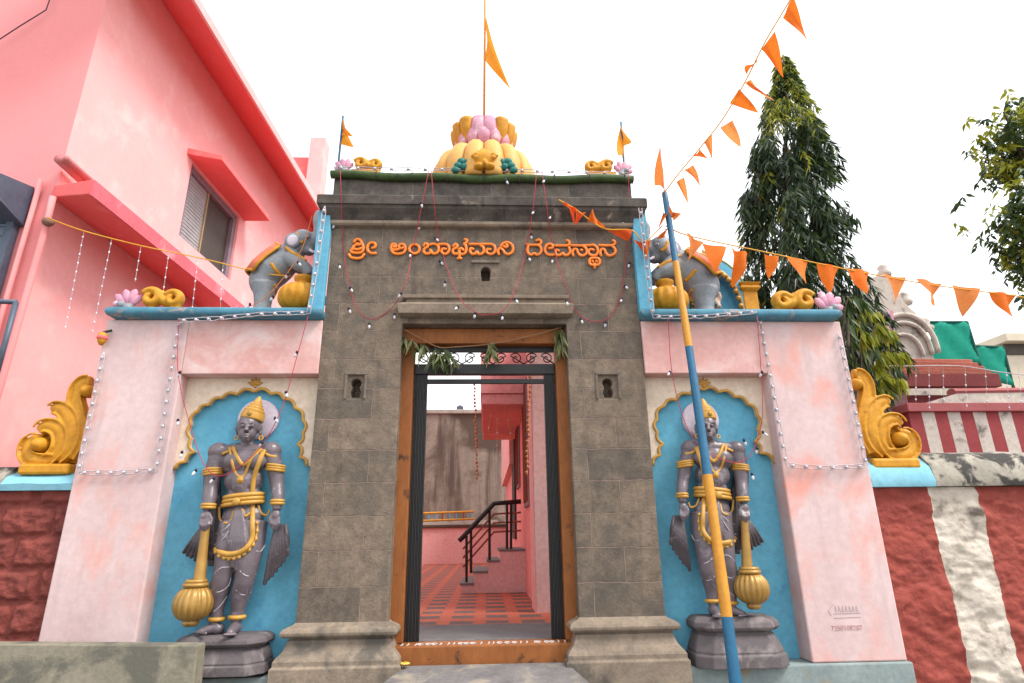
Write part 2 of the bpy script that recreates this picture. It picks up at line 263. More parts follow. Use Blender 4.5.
class B:
    def __init__(s): s.v = []; s.f = []; s.m = []; s.cur = 0
    def add(s, verts, faces):
        o = len(s.v); s.v += [tuple(v) for v in verts]
        for f in faces: s.f.append(tuple(i + o for i in f)); s.m.append(s.cur)
        return s
    def box(s, x0, x1, y0, y1, z0, z1):
        v = [(x, y, z) for z in (z0, z1) for y in (y0, y1) for x in (x0, x1)]
        return s.add(v, [(0, 2, 3, 1), (4, 5, 7, 6), (0, 1, 5, 4), (2, 6, 7, 3), (0, 4, 6, 2), (1, 3, 7, 5)])
    def hexa(s, v):                # 8 corners: bottom quad then top quad, same winding
        return s.add(v, [(3, 2, 1, 0), (4, 5, 6, 7), (0, 1, 5, 4), (1, 2, 6, 5), (2, 3, 7, 6), (3, 0, 4, 7)])
    def tube(s, pts, r, seg=8, closed=False, flat=None):   # flat: (direction, factor) squashes the section along a direction
        pts = [V(p) for p in pts]; n = len(pts); rr = list(r) if hasattr(r, '__len__') else [r] * n
        if len(rr) != n: rr = list(np.interp(np.linspace(0, 1, n), np.linspace(0, 1, len(rr)), rr))
        rings = []; prev = None
        for i, p in enumerate(pts):
            a = pts[i - 1] if (i or closed) else p; b = pts[(i + 1) % n] if (i < n - 1 or closed) else p
            t = (b - a)
            if t.length < 1e-9: t = V((0, 0, 1))
            t.normalize()
            if prev is None:
                ref = V((0, 0, 1)) if abs(t.z) < 0.9 else V((0, 1, 0)); u = t.cross(ref).normalized()
            else:
                u = prev - t * prev.dot(t)
                if u.length < 1e-6: u = t.orthogonal()
                u.normalize()
            prev = u; w = t.cross(u)
            ring = []
            for k in range(seg):
                an = 2 * math.pi * k / seg; o = (u * math.cos(an) + w * math.sin(an)) * rr[i]
                if flat: o = o - flat[0] * (o.dot(flat[0]) * (1 - flat[1]))
                ring.append(p + o)
            rings.append(ring)
        base = []; vs = [q for rg in rings for q in rg]; fs = []
        m = n if closed else n - 1
        for i in range(m):
            j = (i + 1) % n
            for k in range(seg):
                fs.append((i * seg + k, i * seg + (k + 1) % seg, j * seg + (k + 1) % seg, j * seg + k))
        if not closed:
            fs.append(tuple(range(seg - 1, -1, -1))); fs.append(tuple((n - 1) * seg + k for k in range(seg)))
        return s.add(vs, fs)
    def ell(s, c, r, rot=None, nu=16, nv=10):
        c = V(c); R_ = rot.to_matrix() if rot is not None else Matrix.Identity(3)
        r = (r, r, r) if not hasattr(r, '__len__') else r
        vs = [c + R_ @ V((0, 0, r[2]))]; fs = []
        for i in range(1, nv):
            th = math.pi * i / nv
            for k in range(nu):
                ph = 2 * math.pi * k / nu
                vs.append(c + R_ @ V((r[0] * math.sin(th) * math.cos(ph), r[1] * math.sin(th) * math.sin(ph), r[2] * math.cos(th))))
        vs.append(c - R_ @ V((0, 0, r[2])))
        for k in range(nu): fs.append((0, 1 + k, 1 + (k + 1) % nu))
        for i in range(nv - 2):
            for k in range(nu):
                a = 1 + i * nu; fs.append((a + k, a + nu + k, a + nu + (k + 1) % nu, a + (k + 1) % nu))
        a = 1 + (nv - 2) * nu
        for k in range(nu): fs.append((a + k, len(vs) - 1, a + (k + 1) % nu))
        return s.add(vs, fs)
    def lathe(s, c, prof, seg=24, rib=None, axis=None):       # prof: (r, h) from bottom to top; rib=(count, depth)
        c = V(c); q = V((0, 0, 1)).rotation_difference(axis.normalized()) if axis else None
        vs = []; fs = []
        for r, h in prof:
            for k in range(seg):
                an = 2 * math.pi * k / seg
                f = 1 - rib[1] * (abs(math.sin(an * rib[0] / 2)) ** 0.6 * -1 + 1) if rib else 1
                p = V((r * f * math.cos(an), r * f * math.sin(an), h))
                vs.append(c + (q @ p if q else p))
        for i in range(len(prof) - 1):
            for k in range(seg):
                fs.append((i * seg + k, i * seg + (k + 1) % seg, (i + 1) * seg + (k + 1) % seg, (i + 1) * seg + k))
        fs.append(tuple(range(seg - 1, -1, -1))); fs.append(tuple((len(prof) - 1) * seg + k for k in range(seg)))
        return s.add(vs, fs)
    def prism(s, poly, y0, y1):    # poly: (x, z) outline, extruded along y
        n = len(poly); vs = [(x, y0, z) for x, z in poly] + [(x, y1, z) for x, z in poly]
        fs = [tuple(range(n)), tuple(range(2 * n - 1, n - 1, -1))] + [(i, i + n, (i + 1) % n + n, (i + 1) % n) for i in range(n)]
        return s.add(vs, fs)
    def rect_loft(s, x0, x1, y0, y1, prof, ch=0.0):   # prof: (z, offset): rectangles grown by offset, lofted
        vs = []; fs = []
        for z, o in prof:
            a, b, c, d = x0 - o, x1 + o, y0 - o, y1
            if ch: ring = [(a + ch, c), (b - ch, c), (b, c + ch), (b, d), (a, d), (a, c + ch)]
            else: ring = [(a, c), (b, c), (b, d), (a, d)]
            vs += [(x, y, z) for x, y in ring]
        n = 6 if ch else 4
        for i in range(len(prof) - 1):
            for k in range(n): fs.append((i * n + k, i * n + (k + 1) % n, (i + 1) * n + (k + 1) % n, (i + 1) * n + k))
        fs.append(tuple(range(n - 1, -1, -1))); fs.append(tuple((len(prof) - 1) * n + k for k in range(n)))
        return s.add(vs, fs)
    def cloth(s, a, b, tip, amp=0.02, n=7, waves=1.5, ph=0.0):   # a triangular pennant, top edge a-b, gently waved
        a, b, tip = V(a), V(b), V(tip); nr = (b - a).cross(tip - a).normalized(); idx = {}; vs = []; fs = []
        for i in range(n + 1):
            for j in range(n + 1 - i):
                u = j / n; w = i / n
                p = a + (b - a) * u + (tip - a) * w
                p = p + nr * amp * math.sin(ph + waves * 2 * math.pi * (u + 0.45 * w)) * (0.3 + w)
                idx[i, j] = len(vs); vs.append(p)
        for i in range(n):
            for j in range(n - i):
                fs.append((idx[i, j], idx[i, j + 1], idx[i + 1, j]))
                if j < n - i - 1: fs.append((idx[i, j + 1], idx[i + 1, j + 1], idx[i + 1, j]))
        return s.add(vs, fs)
    def build(s, name, m, parent=None, smooth=False, bevel=0.0, solid=0.0, auto=None):
        me = bpy.data.meshes.new(name)
        off = parent.matrix_world.translation if parent is not None else V((0, 0, 0))
        if parent is not None: off = root_pos(parent)
        me.from_pydata([(x - off.x, y - off.y, z - off.z) for x, y, z in s.v], [], s.f)
        ms = m if isinstance(m, (list, tuple)) else [m]
        for q in ms: me.materials.append(q)
        me.polygons.foreach_set('material_index', s.m)
        bm = bmesh.new(); bm.from_mesh(me); bmesh.ops.recalc_face_normals(bm, faces=bm.faces); bm.to_mesh(me); bm.free()
        if smooth: me.polygons.foreach_set('use_smooth', [True] * len(me.polygons))
        o = bpy.data.objects.new(name, me); COL.objects.link(o)
        if parent is not None: o.parent = parent
        if bevel:
            md = o.modifiers.new('bevel', 'BEVEL'); md.width = bevel; md.segments = 2; md.limit_method = 'ANGLE'; md.angle_limit = math.radians(35)
        if solid:
            md = o.modifiers.new('solid', 'SOLIDIFY'); md.thickness = solid; md.offset = 0
        if auto:
            try: me.set_sharp_from_angle(angle=math.radians(auto))
            except Exception: pass
        return o
def root_pos(o):
    p = V((0, 0, 0))
    while o is not None: p = p + o.location; o = o.parent
    return p
def tag(o, label=None, cat=None, group=None, kind=None):
    if label: o['label'] = label
    if cat: o['category'] = cat
    if group: o['group'] = group
    if kind: o['kind'] = kind
    return o
def thing(name, label, cat, loc=(0, 0, 0), group=None):
    o = bpy.data.objects.new(name, None); COL.objects.link(o); o.location = loc; o.empty_display_size = 0.2
    return tag(o, label, cat, group)
def bake(o):
    bpy.context.view_layer.update()
    dg = bpy.context.evaluated_depsgraph_get()
    me = bpy.data.meshes.new_from_object(o.evaluated_get(dg)); o.modifiers.clear(); o.data = me; return o
def remesh(o, vox, it=6, smooth=True):
    md = o.modifiers.new('r', 'REMESH'); md.mode = 'VOXEL'; md.voxel_size = vox; md.use_smooth_shade = True
    ms = o.modifiers.new('s', 'SMOOTH'); ms.iterations = it; ms.factor = 0.5
    return bake(o)
def bvh_of(o):
    p = root_pos(o); me = o.data
    return BVHTree.FromPolygons([v.co + p for v in me.vertices], [tuple(f.vertices) for f in me.polygons])
def copy_part(src, parent, loc=None, rot=None):
    c = src.copy(); COL.objects.link(c); c.parent = parent
    if loc is not None: c.location = loc
    if rot is not None: c.rotation_euler = rot
    return c
def boolean_cut(o, cutter):
    md = o.modifiers.new('cut', 'BOOLEAN'); md.operation = 'DIFFERENCE'; md.object = cutter; md.solver = 'EXACT'
    bake(o); me = cutter.data; bpy.data.objects.remove(cutter); bpy.data.meshes.remove(me)
YN = V((0, 1, 0))

# ================================================================== SETTING
g = B()
n = 60
g.add([(-300, -60, 0), (300, -60, 0), (300, 600, 0), (-300, 600, 0)], [(0, 1, 2, 3)])
tag(g.build('ground', GROUND), kind='structure')
g = B(); g.box(-6.0, 8.0, 5.95, 22.5, 0.02, 0.36)
tag(g.build('courtyard_paving', PAVER), kind='structure')
g = B(); g.box(-1.4, 1.36, 5.12, 5.946, 0.02, 0.365)
tag(g.build('entrance_flagstones', SILLST, bevel=0.006), kind='structure')

# ================================================================== STONE GATEWAY
YS = 4.9
GX0, GX1 = -1.43, 1.385; JX0, JX1 = -0.742, 0.715
gate = thing('stone_gateway', 'tall dark basalt temple gateway with orange lettering above its doorway', 'gateway', (-0.02, YS, 0))
ztop_sh = 3.90
b = B()
b.prism([(GX0, 0.5), (JX0, 0.5), (JX0, 2.93), (JX1, 2.93), (JX1, 0.5), (GX1, 0.5), (GX1, ztop_sh), (GX0, ztop_sh)], YS, YS + 0.42)
mas = b.build('masonry', STONE, gate)
def niche_cut(cx, z0, z1, w, lobes=True):
    c = B(); hw = w / 2; r = hw * 0.95; zc = z1 - r
    pts = [(cx - hw * 0.75, z0), (cx + hw * 0.75, z0)]
    if lobes:
        pts += [(cx + hw, z0 + (zc - z0) * 0.35), (cx + hw * 0.62, z0 + (zc - z0) * 0.72)]
        pts += [(cx + r * math.cos(a), zc + r * math.sin(a)) for a in np.linspace(-0.35, math.pi + 0.35, 14)]
        pts += [(cx - hw * 0.62, z0 + (zc - z0) * 0.72), (cx - hw, z0 + (zc - z0) * 0.35)]
    else:
        pts += [(cx + r * math.cos(a), zc + r * math.sin(a)) for a in np.linspace(0, math.pi, 10)]
    c.prism(pts, YS - 0.2, YS + 0.14); return c.build('cutter', STONE)
def rect_cut(x0, x1, z0, z1, dep):
    c = B(); c.box(x0, x1, YS - 0.2, YS + dep, z0, z1); return c.build('cutter', STONE)
nl0, nl1 = P(345, 399, YS), P(366, 373, YS)
nr0, nr1 = P(598, 399, YS), P(618, 373, YS)
for a0, a1 in ((nl0, nl1), (nr0, nr1)):
    boolean_cut(mas, rect_cut(a0.x + 0.012, a1.x - 0.012, a0.z, a1.z - 0.02, 0.018))
    boolean_cut(mas, niche_cut((a0.x + a1.x) / 2, a0.z + 0.015, a1.z - 0.045, 0.092))
hc0, hc1 = P(479, 281, YS), P(492, 267, YS)
boolean_cut(mas, niche_cut((hc0.x + hc1.x) / 2, hc0.z, hc1.z, 0.095, False))
md = mas.modifiers.new('bevel', 'BEVEL'); md.width = 0.008; md.segments = 2; md.limit_method = 'ANGLE'
for (a0, a1) in ((nl0, nl1), (nr0, nr1)):      # carved frame mouldings round the two lamp niches
    f = B(); t = 0.013
    f.box(a0.x - t, a1.x + t, YS - 0.012, YS + 0.01, a1.z - 0.016, a1.z + 0.01)
    f.box(a0.x - t, a0.x + 0.008, YS - 0.010, YS + 0.01, a0.z, a1.z - 0.0165)
    f.box(a1.x - 0.008, a1.x + t, YS - 0.010, YS + 0.01, a0.z, a1.z - 0.0165)
    f.build('niche_frame', FRAME_ST, gate, bevel=0.004)
f = B(); f.box(hc0.x - 0.07, hc1.x + 0.07, YS - 0.018, YS + 0.01, hc1.z + 0.035, hc1.z + 0.062)
f.build('carved_lintel', FRAME_ST, gate, bevel=0.004)
# moulded bases of the two jambs
for x0, x1 in ((GX0, JX0), (JX1, GX1)):
    m_ = B()
    m_.rect_loft(x0, x1, YS, YS + 0.40, [(0.02, 0.125), (0.245, 0.125), (0.26, 0.11), (0.29, 0.11), (0.31, 0.098), (0.35, 0.062), (0.395, 0.042), (0.42, 0.038), (0.425, 0.026),
                                         (0.435, 0.026), (0.44, 0.062), (0.455, 0.082), (0.475, 0.086), (0.495, 0.076), (0.51, 0.05), (0.52, 0.018), (0.535, 0.003)])
    m_.build('moulded_base', STONE_M, gate, bevel=0.004)
# string course, deep cornice, frieze
m_ = B()
m_.rect_loft(GX0, GX1, YS, YS + 0.45, [(3.875, 0.0), (3.88, 0.045), (3.895, 0.06), (3.925, 0.06), (3.93, 0.02), (3.95, 0.012), (4.00, 0.02)])
m_.build('string_course', STONE_M, gate, bevel=0.004)
zl = P(480, 203, YS - 0.13).z
m_ = B()
m_.rect_loft(GX0, GX1, YS, YS + 0.45, [(3.985, 0.022), (zl - 0.19, 0.035), (zl - 0.10, 0.075), (zl - 0.05, 0.11), (zl - 0.02, 0.115), (zl - 0.018, 0.13), (zl + 0.07, 0.13), (zl + 0.085, 0.115), (zl + 0.09, 0.02)])
m_.build('cornice', STONE_D, gate, bevel=0.004)
zf = P(480, 182, YS - 0.02).z
m_ = B(); m_.rect_loft(GX0, GX1, YS + 0.0, YS + 0.45, [(zl + 0.088, 0.02), (zf + 0.06, 0.02)])
m_.build('frieze', masonry_mat('sooty_frieze', (0.19, 0.165, 0.14), (0.10, 0.09, 0.08), (0.25, 0.22, 0.19), (0.05, 0.045, 0.04), row=0.5, width=0.75), gate, bevel=0.006)
# door hood
h0 = P(398, 312, YS - 0.12); h1 = P(573, 312, YS - 0.12)
m_ = B(); m_.rect_loft(h0.x + 0.10, h1.x - 0.10, YS, YS + 0.2, [(h0.z - 0.01, 0.06), (h0.z + 0.0, 0.10), (h0.z + 0.085, 0.115), (h0.z + 0.10, 0.09), (h0.z + 0.12, 0.05), (h0.z + 0.15, 0.045), (h0.z + 0.155, 0.075), (h0.z + 0.185, 0.08), (h0.z + 0.19, 0.01)])
m_.build('door_hood', STONE_M, gate, bevel=0.004)
# roof slab behind the frieze
m_ = B(); m_.box(GX0 - 0.02, GX1 + 0.02, YS + 0.452, YS + 1.2, 3.9, zf + 0.04); m_.build('roof_slab', STONE_D, gate)

# green roll along the top edge
gr = thing('roof_edge_roll', 'dark green rolled awning pole laid along the top of the stone gateway', 'roll', (0, YS, zf))
c0, c1 = P(331, 174.5, YS - 0.05), P(633, 179, YS - 0.05)
b = B(); b.tube([c0.lerp(c1, t) + V((0, 0, 0.008 * math.sin(t * 23) - 0.02 * math.sin(t * math.pi))) for t in np.linspace(0, 1, 30)], 0.040, 12)
b.build('rolled_cloth', BAMBOO, gr, smooth=True)
for k, t in enumerate(np.linspace(0.03, 0.97, 9)):
    p = c0.lerp(c1, t); b = B()
    b.tube([p + V((0.0, 0.044 * math.cos(a), 0.044 * math.sin(a) - 0.02 * math.sin(t * math.pi))) for a in np.linspace(0, 2 * math.pi, 12, endpoint=False)], 0.005, 5, closed=True); b.build('tie_cord', WIRE_K, gr)

# stone step in front of the threshold
b = B(); zs = 0.235
b.hexa([V((-0.80, 4.15, 0.02)), V((0.74, 4.15, 0.02)), V((0.70, 4.90, 0.02)), V((-0.70, 4.90, 0.02)), V((-0.86, 4.15, zs - 0.10)), V((0.80, 4.15, zs - 0.10)), V((0.60, 4.90, zs)), V((-0.60, 4.90, zs))])
o = b.build('door_step', STEP, bevel=0.012); tag(o, 'worn grey stone step below the orange threshold', 'step')

# ================================================================== orange door frame
YD = 5.02
frame = thing('door_frame', 'orange painted timber door frame inside the stone gateway', 'door frame', (0, YD, 0.2))
def zat(px, py, Y): return P(px, py, Y).z
zlin_b = zat(482, 344, YD); zthr = zat(482, 644, YD - 0.08)
jxl = P(402.5, 640, YD).x; jxr = P(566, 640, YD).x
b = B(); b.box(JX0 - 0.02, jxl, YD, YD + 0.12, zthr, zlin_b); b.build('jamb', DOORW, frame, bevel=0.008)
b = B(); b.box(jxr, JX1 + 0.02, YD, YD + 0.12, zthr, zlin_b); b.build('jamb', DOORW, frame, bevel=0.008)
b = B(); b.box(JX0 - 0.02, JX1 + 0.02, YD - 0.01, YD + 0.13, zlin_b + 0.002, 2.925); b.build('lintel_beam', DOORW, frame, bevel=0.008)
b = B(); b.box(JX0 + 0.005, JX1 - 0.005, YD - 0.10, YD + 0.12, zthr - 0.16, zthr - 0.002); thr = b.build('threshold', DOORW, frame, bevel=0.012)
b = B()
for k in range(26):
    x = -0.64 + k * 0.05 + random.uniform(-0.01, 0.01)
    if k % 6 < 3:
        b.tube([V((x, YD - 0.08, zthr + 0.001)), V((x + 0.012, YD - 0.03, zthr + 0.001)), V((x + 0.004, YD + 0.0, zthr + 0.001))], 0.004, 5)
    else:
        b.tube([V((x + 0.02 * math.cos(a), YD - 0.045 + 0.03 * math.sin(a), zthr + 0.001)) for a in np.linspace(0, 5.2, 10)], 0.004, 5)
b.build('chalk_pattern', CHALK, thr)

# transom with scrollwork
YG = 5.10
tr = thing('transom_grille', 'black iron transom grille with scrolls above the folding gates', 'grille', (0, YG, zlin_b - 0.2))
zr1 = zat(482, 364.5, YG); zr0 = zat(482, 374.5, YG); zb1 = zat(482, 379, YG); zb0 = zat(482, 383.5, YG)
b = B(); b.box(jxl + 0.002, jxr - 0.002, YG - 0.02, YG + 0.05, zr0, zr1); b.build('rail', BLACK, tr, bevel=0.004)
b = B(); b.box(jxl + 0.002, jxr - 0.002, YG, YG + 0.03, zb0, zb1); b.build('rail', BLACK, tr, bevel=0.003)
b = B(); b.box(jxl + 0.002, jxr - 0.002, YG, YG + 0.03, zlin_b - 0.05, zlin_b - 0.002); b.build('rail', BLACK, tr, bevel=0.003)
zc = (zr1 + zlin_b - 0.05) / 2; hh = (zlin_b - 0.05 - zr1) / 2
nsc = 9
for k in range(nsc):
    cx = jxl + 0.07 + (jxr - jxl - 0.14) * k / (nsc - 1); s_ = 1 if k % 2 else -1
    b = B(); pts = []
    for t in np.linspace(0, 1, 28):
        a = 0.5 + t * 8.2; r_ = hh * (0.95 - 0.72 * t)
        pts.append(V((cx + s_ * r_ * math.cos(a), YG + 0.015, zc + r_ * math.sin(a))))
    pts = [V((cx - s_ * 0.085, YG + 0.015, zc - hh))] + pts
    b.tube(pts, 0.006, 6); b.build('scroll', BLACK, tr, smooth=True)

def folding_gate(x0, x1, label):
    z0, z1 = zthr + 0.004, zr0 - 0.002
    t = thing('folding_gate', label, 'gate', ((x0 + x1) / 2, YG, z0), 'folding gates of the doorway')
    nb = 9
    for k in range(nb):
        x = x0 + (x1 - x0) * (k + 0.5) / nb
        b = B(); w = (x1 - x0) / nb * 0.42
        b.box(x - w, x + w, YG - 0.012 + 0.006 * (k % 2), YG + 0.02 + 0.006 * (k % 2), z0, z1); b.build('upright_bar', BLACK, t, bevel=0.002)
    nl = 16
    for k in range(nl):
        zz = z0 + (z1 - z0 - 0.23) * k / (nl - 1); b = B()
        for s_ in (0, 1):
            pa = V((x0 + 0.008, YG + 0.028 + 0.009 * s_, zz + (0.22 if s_ else 0))); pb = V((x1 - 0.008, YG + 0.028 + 0.009 * s_, zz + (0 if s_ else 0.22)))
            b.tube([pa, pb], 0.009, 6, flat=(YN, 0.35))
        b.build('lattice_pair', BLACK, t)
    return t
gxl = P(419, 640, YG).x; gxr = P(551.5, 640, YG).x
folding_gate(jxl + 0.003, gxl, 'black collapsible steel gate folded against the left orange door jamb')
folding_gate(gxr, jxr - 0.003, 'black collapsible steel gate folded against the right orange door jamb')

# ================================================================== KANNADA LETTERING (raised painted letters)
sign = thing('temple_name_sign', 'raised orange Kannada lettering reading the temple name on the dark lintel', 'sign', (0, YS - 0.02, 3.6))
def letters(strokes, ox, oy, sc, wpx):
    b = B()
    for i, st in enumerate(strokes):
        pts = [P(ox + x / sc, oy + y / sc, YS - 0.012 - 0.0006 * i) for x, y in st]
        if len(pts) > 2: pts = smooth_path(pts, 5)
        b.tube(pts, wpx, 10, flat=(YN, 0.75))
        for q in (pts[0], pts[-1]): b.ell(q, (wpx, wpx * 0.75, wpx), nu=10, nv=8)
    return b
W1 = [[(145, 122), (165, 98), (200, 100), (220, 128), (200, 148), (172, 140)],
      [(220, 128), (236, 165), (238, 205), (212, 232), (165, 236), (122, 228), (112, 208), (140, 196), (185, 200), (215, 188)],
      [(140, 168), (165, 152), (200, 150)], [(140, 168), (128, 190), (118, 205)],
      [(92, 250), (112, 280), (165, 292), (218, 284), (246, 250)],
      [(332, 185), (356, 176), (362, 146), (335, 130), (298, 142), (280, 182), (292, 222), (326, 240), (362, 238)]]
W2a = [[(548, 165), (560, 180), (575, 165), (562, 145), (538, 145), (524, 172), (528, 210), (552, 238), (598, 246), (645, 236), (668, 205), (664, 165), (640, 145), (612, 150), (604, 175), (622, 190), (645, 182)],
       [(530, 200), (560, 206), (600, 196)],
       [(762 + 52 * math.cos(a), 195 + 47 * math.sin(a)) for a in np.linspace(0, 6.28, 16)],
       [(858, 160), (870, 140), (895, 145), (896, 172), (866, 192), (858, 222), (880, 244), (915, 240), (936, 218)],
       [(925, 205), (938, 232), (970, 244), (1000, 228), (1010, 190), (998, 158), (960, 142), (925, 150)]]
o2 = 921
W2b = [[(75, 150), (150, 145), (188, 162), (196, 208), (172, 242), (138, 244), (118, 218), (132, 194), (160, 196)],
       [(240, 165), (262, 144), (282, 165), (262, 188), (238, 200), (236, 232), (262, 248), (296, 236)],
       [(296, 200), (322, 188), (340, 205)], [(300, 215), (302, 250), (302, 288)], [(286, 290), (318, 290)],
       [(298, 236), (325, 250), (358, 238), (372, 200), (366, 160), (350, 142), (376, 128), (378, 104), (358, 96)],
       [(408, 145), (480, 146), (560, 145), (630, 145)],
       [(440, 196), (418, 188), (410, 218), (428, 244), (462, 244), (480, 222), (498, 246), (532, 244), (552, 214), (545, 178), (520, 160)],
       [(625, 145), (658, 162), (668, 208), (646, 242), (608, 246), (580, 226), (588, 198), (616, 198)],
       [(704, 248), (695, 216), (716, 188), (744, 202), (768, 238), (806, 248), (842, 224), (851, 180), (830, 142), (786, 126), (745, 140), (726, 166)],
       [(758, 168), (778, 178), (794, 164), (782, 148)]]
W2 = W2a + [[(x + o2, y) for x, y in st] for st in W2b]
W3 = [[(108, 132), (150, 140), (225, 138)],
      [(122, 152), (116, 190), (128, 222), (154, 232), (178, 217), (202, 232), (230, 222), (245, 190), (234, 154), (205, 140)],
      [(202, 98), (225, 90), (243, 108), (236, 132)],
      [(318, 170), (344, 168), (352, 144), (326, 130), (294, 142), (278, 180), (290, 218), (325, 234), (358, 232)],
      [(368, 146), (440, 146), (488, 144), (506, 126), (502, 106), (484, 97)],
      [(405, 192), (384, 188), (376, 214), (394, 236), (424, 232), (444, 216), (464, 236), (494, 230), (514, 198), (503, 164)],
      [(522, 143), (600, 146), (690, 143), (728, 140), (763, 163), (771, 202), (754, 234), (722, 239), (690, 224), (686, 194), (706, 180), (730, 186)],
      [(541, 238), (535, 205), (552, 178), (576, 184), (588, 216), (613, 238), (645, 235), (668, 211), (664, 178), (640, 154)],
      [(616, 186), (622, 188)],
      [(738, 262), (705, 266), (692, 290), (700, 318), (727, 327), (741, 316), (755, 327), (782, 318), (790, 290), (774, 266), (738, 262)],
      [(740, 320), (741, 350)], [(722, 292), (724, 294)], [(757, 292), (759, 294)],
      [(787, 142), (850, 145), (902, 143), (928, 130), (929, 110), (912, 98)],
      [(800, 238), (793, 205), (809, 178), (834, 186), (847, 217), (869, 238), (903, 235), (932, 212), (932, 180), (908, 154)]]
letters(W1, 340, 230, 10.24, 0.0138).build('word', ORANGE, sign, smooth=True)
letters(W2, 340, 230, 10.24, 0.0138).build('word', ORANGE, sign, smooth=True)
letters(W3, 515, 230, 9.31, 0.0136).build('word', ORANGE, sign, smooth=True)

# ================================================================== WING WALLS WITH NICHES
YP = 4.88            # pier face
YC = 5.015           # cream spandrel face
YB = 5.065           # blue back face
def wing(side, label):
    s_ = side
    if s_ < 0: xo, xi, xs = -3.268, -2.572, GX0 - 0.002
    else: xo, xi, xs = 3.222, 2.478, GX1 + 0.002
    lo, hi = sorted
    return xo, xi, xs
def make_wing(s_, label):
    xo, xi, xs = (-3.268, -2.572, GX0 - 0.003) if s_ < 0 else (3.222, 2.478, GX1 + 0.003)
    X = lambda a, b_: (min(a, b_), max(a, b_))
    t = thing('niche_wall', label, 'wall', ((xo + xs) / 2, YP, 0))
    zc0 = 2.955; zb = zat(445, 373.5, YP)
    b = B(); x0, x1 = X(xo, xi); b.box(x0, x1, YP, YP + 0.5, 0.19, zc0); b.build('pier', PINKW, t, bevel=0.012)
    b = B(); x0, x1 = X(xi, xs); b.box(x0, x1, YP + 0.003, YP + 0.5, zb, zc0 - 0.001); b.build('lintel_band', PINKB, t, bevel=0.008)
    b = B(); b.box(x0, x1, YB, YP + 0.498, 0.19, zb - 0.001); b.build('back_panel', BLUE, t)
    # cream spandrel with cusped arch cut out
    if s_ < 0:
        arch = [(175, 469), (186, 462), (195, 452), (191, 438), (191, 424), (198, 411), (209, 405), (222, 398), (237, 394.5), (254, 391.5), (271, 394), (284, 399), (295, 408), (303, 420), (303, 433), (298, 444), (300, 457), (307, 466)]
    else:
        arch = [(653, 466), (660, 455), (663, 444), (657, 432), (657, 419), (664, 406), (676, 400), (690, 394), (704, 389.5), (719, 392), (735, 397), (748, 404), (757, 415), (758, 428), (755, 441), (760, 453), (775, 464)]
    cusp = [P(x, y, YC) for x, y in arch]; mid = V((sum(p.x for p in cusp) / len(cusp), YC, cusp[0].z - 0.1)); pa = []
    for i in range(len(cusp) - 1):
        a_, b_ = cusp[i], cusp[i + 1]; d_ = (b_ - a_); nrm = V((-d_.z, 0, d_.x)).normalized()
        if nrm.dot((a_ + b_) / 2 - mid) < 0: nrm = -nrm
        for t_ in np.linspace(0, 1, 6)[:-1]: pa.append(a_ + d_ * t_ + nrm * (0.24 * d_.length * math.sin(math.pi * t_)))
    pa.append(cusp[-1])
    zbot = 0.0
    xa, xb = X(xi, xs)
    poly = [(xa + 0.001, zb - 0.002), (xa + 0.001, pa[0].z)] + [(max(xa + 0.002, min(xb - 0.002, p.x)), p.z) for p in pa] + [(xb - 0.001, pa[-1].z), (xb - 0.001, zb - 0.002)]
    b = B(); b.prism(poly, YC, YB - 0.001); b.build('spandrel', CREAM, t)
    b = B(); b.tube([p + V((0, -0.004, 0)) for p in pa], 0.0135, 10, flat=(YN, 0.8)); b.build('arch_trim', GOLD, t, smooth=True)
    # small leaf finial over the arch
    fx, fy = (255, 381) if s_ < 0 else (704, 381)
    b = B()
    for an in (-70, -35, 0, 35, 70):
        c = P(fx, fy + 4, YC - 0.005); d = V((math.sin(math.radians(an)), 0, math.cos(math.radians(an))))
        b.tube([c, c + d * 0.035, c + d * 0.066], [0.010, 0.016, 0.004], 8, flat=(YN, 0.7))
    b.ell(P(fx, fy + 5, YC - 0.01), 0.016); b.build('leaf_finial', GOLD, t, smooth=True)
    # blue coping roll along the top
    x0, x1 = X(P(107, 314, 4.8).x if s_ < 0 else P(841, 320, 4.8).x, xs)
    b = B(); b.rect_loft(x0, x1, YP - 0.085, YP + 0.75, [(zc0, -0.03), (zc0 + 0.012, 0.0), (zc0 + 0.035, 0.014), (zc0 + 0.065, 0.012), (zc0 + 0.085, -0.008), (zc0 + 0.095, -0.035)])
    b.build('coping', BLUE_C, t, smooth=True, auto=50)
    # blue fin between wing and gateway
    zt0 = zc0 + 0.128
    if s_ < 0: q = [P(309, 312, 4.87), P(323.4, 312, 4.87), P(331, 235, 4.87), P(331.5, 206, 4.87), P(320, 212, 4.87)]
    else: q = [P(654, 315, 4.87), P(639.2, 315, 4.87), P(632, 235, 4.87), P(633, 213, 4.87), P(644, 209, 4.87)]
    b = B(); b.prism([(p.x, max(p.z, zt0 - 0.06)) for p in q], 4.83, 4.895); b.build('side_fin', BLUE, t, bevel=0.006)
    # plinth
    x0, x1 = X(xo + s_ * 0.02, xs); b = B(); b.box(x0, x1, YP - 0.03, YP + 0.5, 0.0, 0.188); b.build('plinth', PLINTH, t, bevel=0.012)
    return t
make_wing(-1, 'pale pink niche wall with blue back panel on the left side of the gateway, beside the salmon building')
wr = make_wing(1, 'pale pink niche wall with blue back panel on the right side of the gateway, painted phone number low on its pier')
